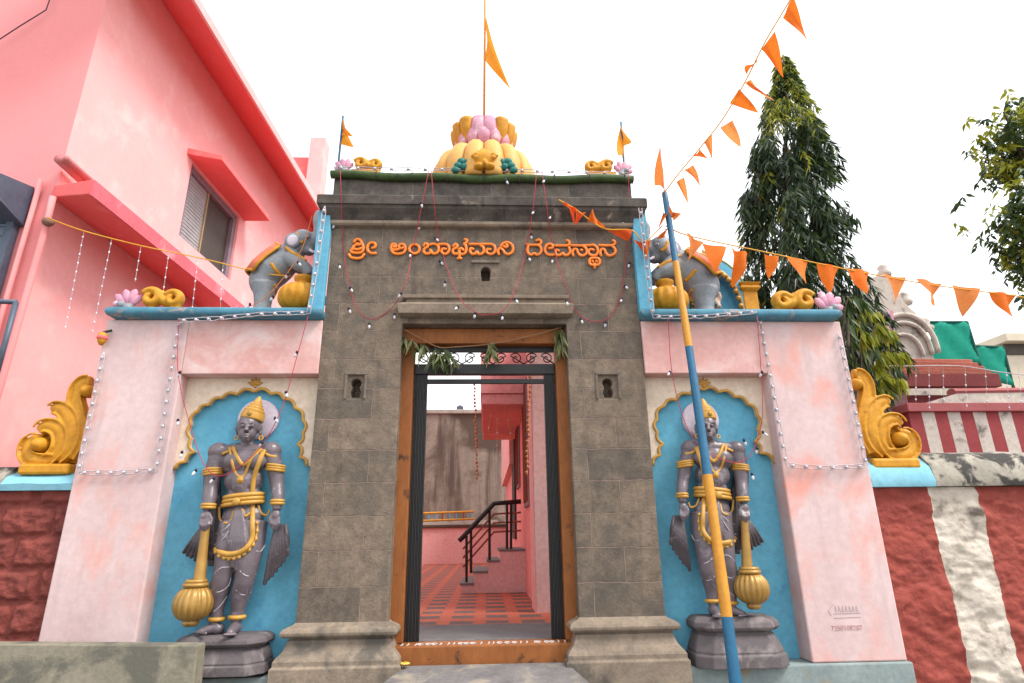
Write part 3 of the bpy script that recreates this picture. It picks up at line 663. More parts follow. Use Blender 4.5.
# faded painted notice on the right pier
def flat_text(body, name, m, parent, px, py, Y, size, shear=0.0):
    c = bpy.data.curves.new(name, 'FONT'); c.body = body; c.size = size; c.extrude = 0.001; c.align_x = 'CENTER'; c.align_y = 'CENTER'; c.shear = shear
    o = bpy.data.objects.new(name, c); COL.objects.link(o); bpy.context.view_layer.update()
    me = bpy.data.meshes.new_from_object(o.evaluated_get(bpy.context.evaluated_depsgraph_get())); bpy.data.objects.remove(o)
    p = P(px, py, Y)
    for v in me.vertices: v.co = V((v.co.x, -v.co.z, v.co.y)) + p - root_pos(parent)
    me.materials.clear(); me.materials.append(m)
    o = bpy.data.objects.new(name, me); COL.objects.link(o); o.parent = parent; return o
flat_text('7250108287', 'painted_number', TEXTF, wr, 847, 628, YP - 0.002, 0.05)
b = B(); q0 = P(832, 618, YP - 0.002)
for dz in (0, 0.03): b.tube([q0 + V((0.02, 0, dz)), q0 + V((0.235, 0, dz + 0.004))], 0.003, 5, flat=(YN, 0.4))
for k in range(7):
    x = 0.035 + k * 0.028; b.tube([q0 + V((x, 0, 0.04)), q0 + V((x + 0.006, 0, 0.085)), q0 + V((x + 0.016, 0, 0.04))], 0.0025, 5, flat=(YN, 0.4))
b.tube([q0 + V((0.0, 0, 0.02)), q0 + V((-0.02, 0, 0.05)), q0 + V((0.03, 0, 0.10))], 0.003, 5, flat=(YN, 0.4))
b.build('painted_notice', TEXTG, wr)

# ================================================================== BOUNDARY WALLS
def rubble_grid(x0, x1, z0, z1, y, nx, nz_, seed, cells, block=False):
    vs = []; fs = []
    for j in range(nz_ + 1):
        for i in range(nx + 1):
            x = x0 + (x1 - x0) * i / nx; z = z0 + (z1 - z0) * j / nz_
            p = V((x * cells + seed + 0.35 * noise.noise(V((x * 3, z * 3, seed))), z * cells * 1.15 + 0.35 * noise.noise(V((x * 3 + 9, z * 3, seed))), 0.0))
            if block:
                r_ = math.floor(z / 0.235); u = (x + 0.19 * (r_ % 2) + 0.05 * math.sin(r_ * 5.1)) / 0.40; w = z / 0.235
                fu, fw = u - math.floor(u), w - math.floor(w)
                e = min(fu * 0.40, (1 - fu) * 0.40, fw * 0.235, (1 - fw) * 0.235)
                h = 0.03 * min(1, max(0, (e - 0.012) / 0.03)) + 0.02 * noise.fractal(V((x * 12, z * 12, seed)), 1, 2, 4) * (e > 0.012)
            else:
                d = noise.voronoi(p)[0]
                h = 0.030 * min(1, (d[1] - d[0]) * 1.8) ** 1.5 + 0.013 * noise.fractal(V((x * 9, z * 14, seed)), 0.9, 2, 6)
            vs.append((x, y - h, z))
    for j in range(nz_):
        for i in range(nx):
            a = j * (nx + 1) + i; fs.append((a, a + 1, a + nx + 2, a + nx + 1))
    return vs, fs
# right: striped rubble wall
zw = zat(930, 487, 4.95)
rw = thing('boundary_wall', 'rough rubble wall painted in wide red and white stripes right of the gateway', 'wall', (5, 4.98, 0))
b = B(); b.add(*rubble_grid(3.225, 7.2, 0.0, zw, 4.97, 300, 120, 3.0, 3.3)); b.build('rubble_face', STRIPE, rw, smooth=True)
b = B(); b.box(3.23, 7.2, 4.985, 5.35, 0.0, zw); b.build('core', REDSTONE, rw)
zc1 = zat(960, 453, 5.1)
def coping(x0, x1, z0, h, m, parent, seed=0, y0=4.9, y1=5.42):
    prof = [(y0, z0), (y0 - 0.012, z0 + 0.05), (y0 + 0.03, z0 + h * 0.62), (y0 + 0.13, z0 + h * 0.9), (y0 + 0.26, z0 + h), (y1 - 0.1, z0 + h * 0.85), (y1, z0 + 0.03), (y1, z0)]
    nx = max(2, int((x1 - x0) / 0.05)); vs = []; fs = []
    for i in range(nx + 1):
        x = x0 + (x1 - x0) * i / nx
        for (y, z) in prof: vs.append((x, y, z + 0.012 * noise.noise(V((x * 4, y * 6, seed))) * (z > z0 + 0.01)))
    k = len(prof)
    for i in range(nx):
        for j in range(k): fs.append((i * k + j, i * k + (j + 1) % k, (i + 1) * k + (j + 1) % k, (i + 1) * k + j))
    fs.append(tuple(range(k))); fs.append(tuple(nx * k + j for j in range(k)))
    b = B(); b.add(vs, fs); return b.build('coping', m, parent, smooth=True, auto=45)
xsplit = P(931, 470, 4.92).x
coping(3.226, xsplit, zw + 0.002, 0.28, BLUE_L, rw, 1); coping(xsplit + 0.002, 7.2, zw + 0.004, 0.31, COPING, rw, 2)
# left: red block wall
zw2 = zat(40, 491, 4.95)
lw = thing('boundary_wall', 'dark red painted stone block wall with pale blue coping left of the gateway', 'wall', (-4.2, 4.98, 0))
b = B(); b.add(*rubble_grid(-5.6, -3.272, 0.0, zw2, 4.97, 220, 130, 5.0, 3.4, True)); b.build('block_face', REDSTONE, lw, smooth=True)
b = B(); b.box(-5.6, -3.275, 4.985, 5.25, 0.0, zw2); b.build('core', REDSTONE, lw)
xs2 = P(4, 480, 4.92).x
coping(xs2, -3.272, zw2 + 0.002, 0.17, BLUE_L, lw, 3, 4.9, 5.26); coping(-5.6, xs2 - 0.002, zw2 + 0.004, 0.21, COPING, lw, 4, 4.9, 5.26)

# stone slab leaning at the lower left, in front of the wall
a0, a1 = P(-60, 644, 4.25), P(197.5, 645.5, 4.25)
b = B(); b.hexa([V((a0.x, 4.22, 0)), V((a1.x + 0.03, 4.22, 0)), V((a1.x + 0.03, 4.36, 0)), V((a0.x, 4.36, 0)), V((a0.x, 4.25, a0.z)), V((a1.x, 4.25, a1.z)), V((a1.x, 4.37, a1.z)), V((a0.x, 4.37, a0.z))])
o = b.build('stone_slab', SLAB, bevel=0.008); tag(o, 'mossy grey stone slab standing upright before the left pink pier', 'slab')

# ================================================================== GUARDIAN STATUES
def cam_hit(bvh, px, py, out=0.0, fall=4.95):
    o = V((0, 0, CAMZ)); d = V(ray(px, py)).normalized()
    h = bvh.ray_cast(o, d)
    if h[0] is None: return P(px, py, fall)
    return h[0] - d * out
def guardian(mp, label, group):
    """mp maps the left figure's photo positions to this figure's; YS0 is the depth plane through the body"""
    Y0 = 4.93
    S = lambda x, y, dy=0.0: P(*mp(x, y), Y0 + dy)
    kx = (S(260, 500) - S(250, 500)).length / 10 / 0.0083        # size factor of this figure
    mir = 1 if (S(260, 500).x > S(250, 500).x) else -1
    foot = S(228, 632, -0.02)
    t = thing('guardian_statue', label, 'statue', (foot.x, Y0, foot.z), group)
    r = lambda *a: tuple(q * kx for q in a) if len(a) > 1 else a[0] * kx
    b = B()
    # torso
    b.ell(S(243, 518), r(0.172, 0.10, 0.13)); b.ell(S(243.5, 497), r(0.148, 0.092, 0.12)); b.ell(S(244, 480), r(0.165, 0.10, 0.13))
    b.ell(S(244, 462), r(0.195, 0.105, 0.13)); b.ell(S(245, 450.5), r(0.215, 0.08, 0.07))
    b.ell(S(233, 461, -0.055), r(0.085, 0.055, 0.075)); b.ell(S(256, 461, -0.055), r(0.085, 0.055, 0.075))
    b.ell(S(240, 484, -0.06), r(0.075, 0.045, 0.085))
    b.tube([S(247, 452), S(247.5, 443, -0.01), S(248, 436, -0.03)], [0.075 * kx, 0.056 * kx, 0.055 * kx], 14)
    # head turned a little towards the doorway's outer side
    hc = S(248.5, 428, -0.06)
    b.ell(hc + V((0, 0, 0.02 * kx)), r(0.094, 0.098, 0.105)); b.ell(S(247, 433.5, -0.095), r(0.074, 0.062, 0.066)); b.ell(S(246.2, 439, -0.115), r(0.030, 0.03, 0.026))
    f = lambda x, y, dy: S(247 + (x - 247) * 1.18, 430 + (y - 430) * 1.06, dy - 0.068)
    b.tube([f(247.2, 424.5, -0.082), f(246.6, 429, -0.108), f(246.2, 430.8, -0.112)], [0.013 * kx, 0.018 * kx, 0.021 * kx], 10)
    b.ell(f(245.0, 431.0, -0.098), 0.011 * kx); b.ell(f(248.0, 431.0, -0.096), 0.011 * kx)
    b.tube([f(240.8, 423.8, -0.070), f(243.6, 422.6, -0.088), f(246.2, 424.0, -0.086)], 0.009 * kx, 8)
    b.tube([f(248.6, 424.0, -0.086), f(251.5, 422.8, -0.086), f(254.2, 424.4, -0.066)], 0.009 * kx, 8)
    b.ell(f(243.4, 426.0, -0.082), r(0.020, 0.013, 0.010)); b.ell(f(251.4, 426.2, -0.080), r(0.020, 0.013, 0.010))
    b.tube([f(243.2, 434.6, -0.084), f(246.2, 434.0, -0.108), f(249.4, 434.8, -0.086)], 0.0095 * kx, 8)
    b.tube([f(243.8, 436.2, -0.086), f(246.2, 436.9, -0.108), f(248.8, 436.7, -0.088)], 0.0095 * kx, 8)
    for x in (237.4, 260.4): b.ell(S(x, 428.5, -0.04), r(0.014, 0.03, 0.04)); b.ell(S(x, 433, -0.04), r(0.012, 0.018, 0.02))
    # arms
    b.ell(S(219, 452), r(0.09, 0.085, 0.082)); b.ell(S(271, 451), r(0.088, 0.085, 0.082))
    b.tube(smooth_path([S(220, 450), S(214.5, 470, -0.01), S(211, 487, -0.02), S(209.5, 499, -0.06), S(207, 510, -0.09)], 5), [0.078 * kx, 0.069 * kx, 0.058 * kx, 0.055 * kx, 0.038 * kx], 14)
    b.tube(smooth_path([S(270, 450), S(275, 468), S(277, 485), S(278, 497, -0.04), S(276.5, 510, -0.06)], 5), [0.078 * kx, 0.067 * kx, 0.056 * kx, 0.051 * kx, 0.036 * kx], 14)
    # hands: palm, four fingers and a thumb
    b.ell(S(205.5, 517, -0.10), r(0.046, 0.030, 0.050))
    for k, (dx, ln) in enumerate(((-4.2, 10.5), (-1.6, 12.5), (1.0, 12), (3.5, 10))):
        b.tube([S(205 + dx, 519, -0.115), S(205 + dx * 1.05 - 0.6, 519 + ln * 0.55, -0.142), S(204.6 + dx * 0.95, 519 + ln, -0.128)], [0.0112 * kx, 0.0105 * kx, 0.0075 * kx], 8)
    b.tube([S(209, 514, -0.105), S(211.6, 519, -0.115), S(211, 525, -0.125)], [0.015 * kx, 0.014 * kx, 0.010 * kx], 8)
    b.ell(S(275.5, 516, -0.065), r(0.040, 0.030, 0.050))
    for k, (dx, ln) in enumerate(((-3.2, 10), (-1.0, 12.5), (1.3, 12.5), (3.4, 10.5))):
        b.tube([S(275.5 + dx, 518, -0.075), S(275 + dx * 1.1, 518 + ln * 0.55, -0.092), S(273.8 + dx, 518 + ln, -0.082)], [0.0110 * kx, 0.0100 * kx, 0.0072 * kx], 8)
    b.tube([S(271.8, 514, -0.07), S(269.6, 519, -0.085), S(270, 524, -0.09)], [0.014 * kx, 0.013 * kx, 0.0095 * kx], 8)
    # legs and feet
    b.tube(smooth_path([S(235, 522, -0.01), S(230, 548, -0.03), S(224, 573, -0.05), S(219.5, 592, -0.02), S(217, 608, -0.01), S(216.5, 622, -0.01)], 5), [0.122 * kx, 0.112 * kx, 0.080 * kx, 0.080 * kx, 0.056 * kx, 0.047 * kx], 16)
    b.tube(smooth_path([S(253, 522, -0.01), S(250, 548, -0.03), S(245, 578, -0.05), S(241, 594, -0.02), S(238, 609, -0.01), S(236.5, 621, -0.01)], 5), [0.122 * kx, 0.108 * kx, 0.078 * kx, 0.076 * kx, 0.054 * kx, 0.046 * kx], 16)
    ft = S(216.5, 628, -0.01)
    b.ell(ft + V((0.01 * mir * kx, 0, -0.005)), r(0.052, 0.052, 0.044))
    b.tube([S(217, 626, -0.01), S(208, 629.5, -0.05), S(199, 632, -0.085)], [0.046 * kx, 0.036 * kx, 0.022 * kx], 12)
    for k in range(5): b.ell(S(197.5 + k * 2.0, 632.4 + 0.25 * k, -0.10 - 0.018 * k + 0.0), r(0.021 - 0.002 * k, 0.016, 0.013))
    ft2 = S(236, 627, -0.01)
    b.ell(ft2, r(0.046, 0.05, 0.046))
    b.tube([S(236, 626, -0.01), S(232, 630.5, -0.09), S(229.5, 633.5, -0.15)], [0.044 * kx, 0.038 * kx, 0.026 * kx], 12)
    for k in range(5): b.ell(S(225.2 + k * 2.4, 634.6 - 0.1 * k, -0.185 + 0.01 * k), r(0.017, 0.022, 0.012))
    # dhoti folds over the thighs, loose cloth between
    for k, (dx, yb) in enumerate(((-9, 555), (-6, 562), (-3, 568), (0, 571), (3, 568), (6.5, 561), (10, 553))):
        b.tube(smooth_path([S(239 + dx * 0.28, 505, -0.075), S(238 + dx * 0.5, 520, -0.115), S(237 + dx * 0.85, 542, -0.135), S(236 + dx * 1.2, yb, -0.112)], 4), [0.008 * kx, 0.013 * kx, 0.019 * kx, 0.013 * kx], 8)
    body = b.build('body', STATUE, t, smooth=True); remesh(body, 0.0066, 1)
    bv = bvh_of(body)
    H = lambda x, y, out=0.0: cam_hit(bv, *mp(x, y), out, Y0 - 0.03)
    def band(pts, rad, name, m, parent=t, flat=0.6, out=0.0, n=6):
        pp = smooth_path([H(x, y, out) for x, y in pts], n); b = B(); b.tube(pp, rad * kx, 8, flat=(YN, flat)); return b.build(name, m, parent, smooth=True)
    # jewellery
    band([(233, 447), (237, 457), (243, 464.5), (250, 460), (260, 449)], 0.017, 'collar_necklace', GOLD)
    lk = band([(229.5, 447), (232, 462), (235, 472), (240, 477), (245, 474), (251, 460), (262, 449)], 0.012, 'long_necklace', GOLD)
    b = B(); b.ell(H(240, 480, 0.004), r(0.030, 0.014, 0.030)); b.ell(H(240, 480, 0.018), r(0.014, 0.010, 0.014)); b.build('pendant', GOLD, lk, smooth=True)
    band([(264, 450), (259, 462), (254, 478), (252.5, 493), (252.5, 506), (252.5, 524), (252, 538), (247, 547), (240, 552), (231, 554), (222, 553), (215, 549)], 0.021, 'sash_hem', GOLD, out=0.004)
    b = B()
    for x, y in [(215.5, 552), (219, 556), (224, 558), (229, 559), (234, 558.5), (239, 557), (244, 554), (249, 550), (253, 545), (256, 539), (257, 531), (257, 523)]:
        b.ell(H(x, y, 0.002), r(0.017, 0.014, 0.017), nu=8, nv=6)
    b.tube(smooth_path([H(x, y, -0.002) for x, y in [(215.5, 551), (224, 556.5), (234, 557), (244, 552.5), (253, 543.5), (257, 531), (257, 523)]], 6), 0.010 * kx, 8); o_f = b.build('scalloped_fringe', GOLD, t, smooth=True); remesh(o_f, 0.006, 1)
    sh = band([(222, 454), (229, 451), (234, 448)], 0.013, 'shoulder_strap', GOLD); band([(263, 450), (268, 455), (276.5, 457)], 0.013, 'shoulder_strap', GOLD)
    # belt
    def ring(c, ax, ra, rb, tube_r, name, m, parent=t, tilt=0.0):
        c = V(c); b = B(); pts = []
        for k in range(28):
            a = 2 * math.pi * k / 28; x = ra * math.cos(a); pts.append(c + V((x, rb * math.sin(a), tilt * x)))
        b.tube(pts, tube_r, 8, closed=True); return b.build(name, m, parent, smooth=True)
    tl = 0.10 * mir
    bc = S(243.5, 500)
    belt = ring(bc + V((0, 0, 0.032 * kx)), None, 0.153 * kx, 0.104 * kx, 0.019 * kx, 'belt', GOLD, tilt=tl)
    ring(bc, None, 0.157 * kx, 0.106 * kx, 0.018 * kx, 'belt_band', GOLD, belt, tl); ring(bc + V((0, 0, -0.032 * kx)), None, 0.163 * kx, 0.109 * kx, 0.018 * kx, 'belt_band', GOLD, belt, tl)
    b = B(); b.lathe(H(236.5, 501.5, 0.045), [(0.034 * kx, 0), (0.03 * kx, 0.012), (0.012 * kx, 0.018)], 16, axis=V((0, -1, 0))); b.build('belt_medallion', GOLD, belt, smooth=True)
    for pts in ([(219, 507), (220, 519), (225, 523), (231, 520), (234, 510)], [(242, 509), (245, 516), (250, 513)], [(258, 505), (261, 513), (267, 515), (270, 510)]):
        band(pts, 0.0095, 'belt_swag', GOLD, out=0.002)
    for pts in ([(214, 545), (222, 540), (229, 531)], [(214, 574), (221, 568), (229, 567)], [(211, 590), (219, 592), (228, 586), (231, 578)], [(213, 612), (220, 606), (227, 596)], [(240, 571), (247, 576), (256, 574)], [(236, 590), (243, 595), (251, 592)],
                [(256, 551), (261, 551), (265, 545)], [(216, 534), (224, 530), (230, 524)]):
        band(pts, 0.0045, 'fold_line', WHITE_LINE, flat=0.8)
    # armlets, bracelets, anklets
    for (x, y, ra, hgt, tl2) in ((213.5, 472, 0.072, 0.018, 0.1), (275.5, 468, 0.070, 0.018, -0.1)):
        c = S(x, y, -0.005); b = B()
        for dz in (-0.02, 0, 0.02): b.tube([c + V((ra * kx * math.cos(a), ra * kx * math.sin(a), dz * kx + tl2 * mir * ra * math.cos(a))) for a in np.linspace(0, 2 * math.pi, 22, endpoint=False)], 0.013 * kx, 8, closed=True)
        b.build('armlet', GOLD, t, smooth=True)
    for (x, y, dy, ra) in ((208.5, 506, -0.078, 0.048), (277.5, 502, -0.052, 0.046)):
        c = S(x, y, dy); b = B()
        for dz in (-0.012, 0.010): b.tube([c + V((ra * kx * math.cos(a), ra * kx * math.sin(a), dz * kx)) for a in np.linspace(0, 2 * math.pi, 20, endpoint=False)], 0.013 * kx, 8, closed=True)
        b.build('bracelet', GOLD, t, smooth=True)
    for (x, y) in ((216.7, 619), (237, 617)):
        c = S(x, y, -0.01); b = B(); b.tube([c + V((0.053 * kx * math.cos(a), 0.053 * kx * math.sin(a), 0)) for a in np.linspace(0, 2 * math.pi, 20, endpoint=False)], 0.017 * kx, 8, closed=True)
        b.build('anklet', GOLD, t, smooth=True)
    for x in (236.8, 261):
        c = S(x, 438, -0.045); b = B(); b.tube([c + V((0.016 * kx * math.cos(a), 0.006 * math.sin(a), 0.018 * kx * math.sin(a))) for a in np.linspace(0, 2 * math.pi, 14, endpoint=False)], 0.007 * kx, 7, closed=True); b.build('earring', GOLD, t, smooth=True)
    # tiered crown, leaning back a little
    c = S(251.5, 420.5, -0.05); ap = S(259.5, 397.5, -0.03); ax = (ap - c); L_ = ax.length
    pr_ = [(0.092, 0), (0.098, 0.04), (0.100, 0.14), (0.097, 0.26), (0.093, 0.27), (0.093, 0.30), (0.086, 0.31), (0.088, 0.40), (0.083, 0.44), (0.070, 0.45), (0.071, 0.53), (0.066, 0.57), (0.054, 0.58), (0.054, 0.66), (0.049, 0.70), (0.037, 0.71), (0.036, 0.80), (0.030, 0.86), (0.020, 0.95), (0.008, 1.04)]
    b = B(); b.lathe(c, [(a_ * kx, h_ * L_) for a_, h_ in pr_], 28, axis=ax)
    cr = b.build('crown', GOLD, t, smooth=True, auto=28)
    b = B(); b.ell(cam_hit(bvh_of(cr), *mp(249.5, 413), 0.004), r(0.02, 0.012, 0.024)); b.build('crown_jewel', GOLDM, cr, smooth=True)
    # halo disc behind the head
    hc2 = P(*mp(257.5, 419), YB - 0.045); b = B(); b.lathe(hc2 + V((0, 0.04, 0)), [(0.18 * kx, 0), (0.18 * kx, 0.03), (0.165 * kx, 0.042), (0.02, 0.046)], 40, axis=V((0, -1, 0)))
    b.build('halo', HALO, t, smooth=True, auto=40)
    # hanging shawl: pleated falls from each hand and down the back
    def fall(tops, bots, name, dy, bulge=0.03):
        b = B(); n_ = len(bots)
        for k in range(n_):
            x0, y0 = tops[0] + (tops[2] - tops[0]) * k / (n_ - 1), tops[1] + (tops[3] - tops[1]) * k / (n_ - 1); x1, y1 = bots[k]
            b.tube(smooth_path([S(x0, y0, dy), S((x0 + x1) / 2, (y0 + y1) / 2, dy - bulge), S(x1, y1, dy + 0.01)], 4), [0.010 * kx, 0.016 * kx, 0.018 * kx, 0.015 * kx], 7, flat=(YN, 1.5))
        o = b.build(name, STATUE_D, t, smooth=True); remesh(o, 0.006, 1); return o
    fall((276, 524, 286, 524), [(264.5, 585), (268, 580), (272, 577), (276, 572), (280, 567), (284, 562), (288, 556), (288, 545)], 'shawl_end', -0.03)
    fall((201, 528, 207, 528), [(183.5, 553), (187, 556), (191, 558), (195, 561), (199, 563)], 'shawl_end', 0.01)
    fall((213, 470, 219, 466), [(207, 560), (210, 566), (213, 566)], 'shawl_back', 0.055, 0.0)
    b = B(); b.tube(smooth_path([S(216, 452, 0.06), S(212, 480, 0.065), S(214, 520, 0.07), S(212, 560, 0.06)], 5), [0.05, 0.07, 0.07, 0.05], 10, flat=(YN, 0.5))
    b.build('shawl_back', STATUE_D, t, smooth=True)
    # mace
    top = S(206, 524, -0.10); mid = S(199.5, 580, -0.10); hd = S(193.5, 603, -0.10); bot = S(193, 626, -0.09)
    b = B(); b.tube([top, top.lerp(mid, 0.5), mid], [0.031 * kx, 0.037 * kx, 0.047 * kx], 18); mc = b.build('mace', GOLDM, t, smooth=True, auto=50)
    zb_, zt_ = hd.z - 0.132 * kx, hd.z + 0.13 * kx
    hh = zt_ - zb_; prof = []
    for k in range(15):
        a = math.pi * k / 14; prof.append((max(0.05, 0.148 * math.sin(a) ** 0.75) * kx, zb_ - hd.z + hh * (1 - math.cos(a)) / 2))
    b = B(); b.lathe(hd, prof, 72, rib=(18, 0.10)); b.build('mace_head', GOLDM, mc, smooth=True)
    b = B()
    for dz, rr_ in ((0.132, 0.082), (0.158, 0.068)): b.tube([hd + V((rr_ * kx * math.cos(a), rr_ * kx * math.sin(a), dz * kx)) for a in np.linspace(0, 2 * math.pi, 24, endpoint=False)], 0.017 * kx, 8, closed=True)
    b.build('mace_collar', GOLDM, mc, smooth=True)
    b = B(); h0 = hd.z - bot.z
    b.lathe(V((hd.x, hd.y, bot.z)), [(0.040 * kx, 0), (0.058 * kx, 0.012), (0.062 * kx, 0.03), (0.048 * kx, 0.04), (0.060 * kx, 0.05), (0.070 * kx, 0.066), (0.058 * kx, 0.078), (0.075 * kx, 0.092), (0.07 * kx, h0 - 0.11 * kx)], 28)
    b.build('mace_finial', GOLDM, mc, smooth=True)
    return t, S
def pedestal(t, x0, x1, yf, ztop, zbot, grow):
    b = B(); h = ztop - zbot
    b.rect_loft(x0, x1, yf, YB - 0.01, [(zbot, 0.06 + grow), (zbot + h * 0.24, 0.055 + grow), (zbot + h * 0.27, 0.04 + grow), (zbot + h * 0.31, 0.045 + grow * .8), (zbot + h * 0.62, 0.012), (zbot + h * 0.66, -0.004),
                (zbot + h * 0.70, -0.004), (zbot + h * 0.73, 0.028), (zbot + h * 0.80, 0.045), (zbot + h * 0.90, 0.040), (zbot + h * 0.97, 0.015), (ztop, -0.01)], 0.10)
    return b.build('pedestal', STONE_P, t, bevel=0.008)
gL, SL = guardian(lambda x, y: (x, y), 'dark grey guardian statue in the left blue niche, its pedestal behind the mossy slab', 'mace bearing guardian statues in the niches')
gR, SR = guardian(lambda x, y: (704 + (258 - x) * 0.88 - (y - 397) * 0.045 - 4.5 * math.exp(-((y - 429) / 12.0) ** 2), 399 + (y - 397) * 0.917), 'dark grey guardian statue with gold mace in the right blue niche, behind the striped pole', 'mace bearing guardian statues in the niches')
pl0, pl1 = P(173, 640, 4.80), P(263, 640, 4.80)
pedestal(gL, pl0.x + 0.04, pl1.x - 0.04, 4.80, SL(228, 634.5, -0.04).z, P(230, 678, 4.72).z, 0.0)
pr0, pr1 = P(697, 624, 4.80), P(782, 622, 4.80)
pedestal(gR, pr0.x + 0.04, pr1.x - 0.04, 4.80, min(SR(228, 634, -0.04).z, 9), 0.189, 0.01)

# ================================================================== ELEPHANTS, POTS
def elephant(mp, label, Y0=5.18):
    S = lambda x, y, dy=0.0: P(*mp(x, y), Y0 + dy)
    zl_ = 3.085
    kx = (S(280, 270) - S(270, 270)).length / 10 / 0.0097 * 1.10
    mir = 1 if S(280, 270).x > S(270, 270).x else -1
    t = thing('elephant_figure', label, 'elephant statue', (S(262, 300).x, Y0, zl_), 'painted elephants on the niche walls')
    b = B()
    b.ell(S(265, 281), (0.135 * kx, 0.14 * kx, 0.155 * kx)); b.ell(S(289, 258), (0.125 * kx, 0.13 * kx, 0.14 * kx))
    b.tube([S(265, 279), S(272, 271), S(280, 265), S(289, 257)], [0.14 * kx, 0.158 * kx, 0.15 * kx, 0.13 * kx], 18)
    for dy in (-0.075, 0.085):
        p = S(262.5, 306, dy); b.tube([S(264, 284, dy), S(263.5, 296, dy), p, V((p.x, p.y, zl_ + 0.03)), V((p.x, p.y, zl_))], [0.11 * kx, 0.082 * kx, 0.072 * kx, 0.078 * kx, 0.082 * kx], 14)
    b.tube(smooth_path([S(291, 258, -0.08), S(299, 264, -0.13), S(306, 268, -0.13), S(310, 275, -0.12)], 4), [0.085 * kx, 0.066 * kx, 0.052 * kx, 0.048 * kx], 12)
    b.tube(smooth_path([S(293, 262, 0.08), S(302, 268, 0.10), S(309, 272, 0.10), S(312, 277, 0.09)], 4), [0.085 * kx, 0.066 * kx, 0.052 * kx, 0.048 * kx], 12)
    b.tube([S(289, 256), S(297, 247), S(302, 241)], [0.11 * kx, 0.10 * kx, 0.095 * kx], 16)
    b.ell(S(303, 241, -0.01), (0.105 * kx, 0.10 * kx, 0.11 * kx)); b.ell(S(301.5, 234.5, -0.05), (0.05 * kx, 0.045 * kx, 0.04 * kx)); b.ell(S(302, 234.5, 0.05), (0.05 * kx, 0.045 * kx, 0.04 * kx))
    b.ell(S(309, 251, -0.01), (0.055 * kx, 0.055 * kx, 0.045 * kx))
    b.tube(smooth_path([S(306, 244), S(313, 243.5), S(318, 238), S(318.5, 228), S(316.5, 219), S(319, 211)], 5), [0.085 * kx, 0.07 * kx, 0.055 * kx, 0.045 * kx, 0.034 * kx, 0.026 * kx], 14)
    b.tube([S(259.5, 279, -0.05), S(254.5, 283, -0.06), S(252.5, 287, -0.06)], [0.016, 0.013, 0.018], 8)
    body = b.build('body', ELE, t, smooth=True); remesh(body, 0.012, 4); bv = bvh_of(body)
    H = lambda x, y, out=0.0: cam_hit(bv, *mp(x, y), out, Y0 - 0.1)
    for dy, nm in ((-0.11, 'ear'), (0.11, 'ear')):
        b = B(); c = S(292.5, 240.5, dy); b.ell(c, (0.072 * kx, 0.022, 0.078 * kx)); e = b.build(nm, ELE, t, smooth=True)
        if dy < 0: b = B(); b.ell(c + V((0.004 * mir, -0.014, -0.004)), (0.05 * kx, 0.014, 0.057 * kx)); b.build('ear_lining', HALO, e, smooth=True)
    for x, y, dy in ((306.5, 236.2, 0.0),):
        b = B(); c = H(x, y, 0.0); b.ell(c, (0.021, 0.012, 0.014)); ey = b.build('eye', HALO, t, smooth=True)
        b = B(); b.ell(c + V((0.002 * mir, -0.011, -0.002)), (0.009, 0.006, 0.009)); b.build('pupil', BULBC, ey, smooth=True)
    b = B(); b.tube(smooth_path([S(310, 250, -0.075), S(314, 252, -0.10), S(318, 249, -0.11)], 4), [0.016, 0.013, 0.004], 8); b.build('tusk', HALO, t, smooth=True)
    # saddle cloth draped over the spine
    spine = [S(261.5, 271, 0), S(267, 264.5, 0), S(273, 259.5, 0), S(279, 254.5, 0), S(285, 248.5, 0)]
    vs = []; fs = []; na = 11
    ctr = [S(266, 281), S(271, 273), S(277, 267), S(283, 262), S(289, 257)]
    for i, cc in enumerate(ctr):
        axd = (ctr[min(i + 1, 4)] - ctr[max(i - 1, 0)]).normalized(); up = V((0, 1, 0)).cross(axd); up = up if up.z > 0 else -up
        for k in range(na):
            a = math.radians(-72 + 144 * k / (na - 1)); rr_ = (0.185, 0.178, 0.172, 0.166, 0.16)[i] * kx
            vs.append(cc + (up * math.cos(a) + V((0, 1, 0)) * math.sin(a) * 0.98) * rr_)
    for i in range(4):
        for k in range(na - 1): fs.append((i * na + k, i * na + k + 1, (i + 1) * na + k + 1, (i + 1) * na + k))
    b = B(); b.add(vs, fs); cl = b.build('saddle_cloth', mat('saddle_orange_paint', (0.70, 0.20, 0.10), (0.62, 0.15, 0.07), 9, 0.6, 0.15), t, smooth=True, solid=0.02)
    b = B()
    for k in (0, na - 1): b.tube([V(vs[i * na + k]) for i in range(5)], 0.014, 8)
    for i in (0, 4): b.tube([V(vs[i * na + k]) for k in range(na)], 0.014, 8)
    b.build('cloth_border', YELLOW, cl, smooth=True)
    for pts, nm in (([(286, 247.5), (292, 252.5), (299, 256), (306, 261)], 'chest_strap'), ([(271, 263), (275, 269), (280, 275)], 'girth_strap'), ([(274, 285), (276, 291), (273, 298)], 'leg_strap'), ([(297, 233), (299, 240), (303, 243)], 'head_strap')):
        b = B(); b.tube(smooth_path([H(x, y, 0.002) for x, y in pts], 5), 0.015 * kx, 8, flat=(YN, 0.7)); b.build(nm, YELLOW, t, smooth=True)
    return t, S, kx
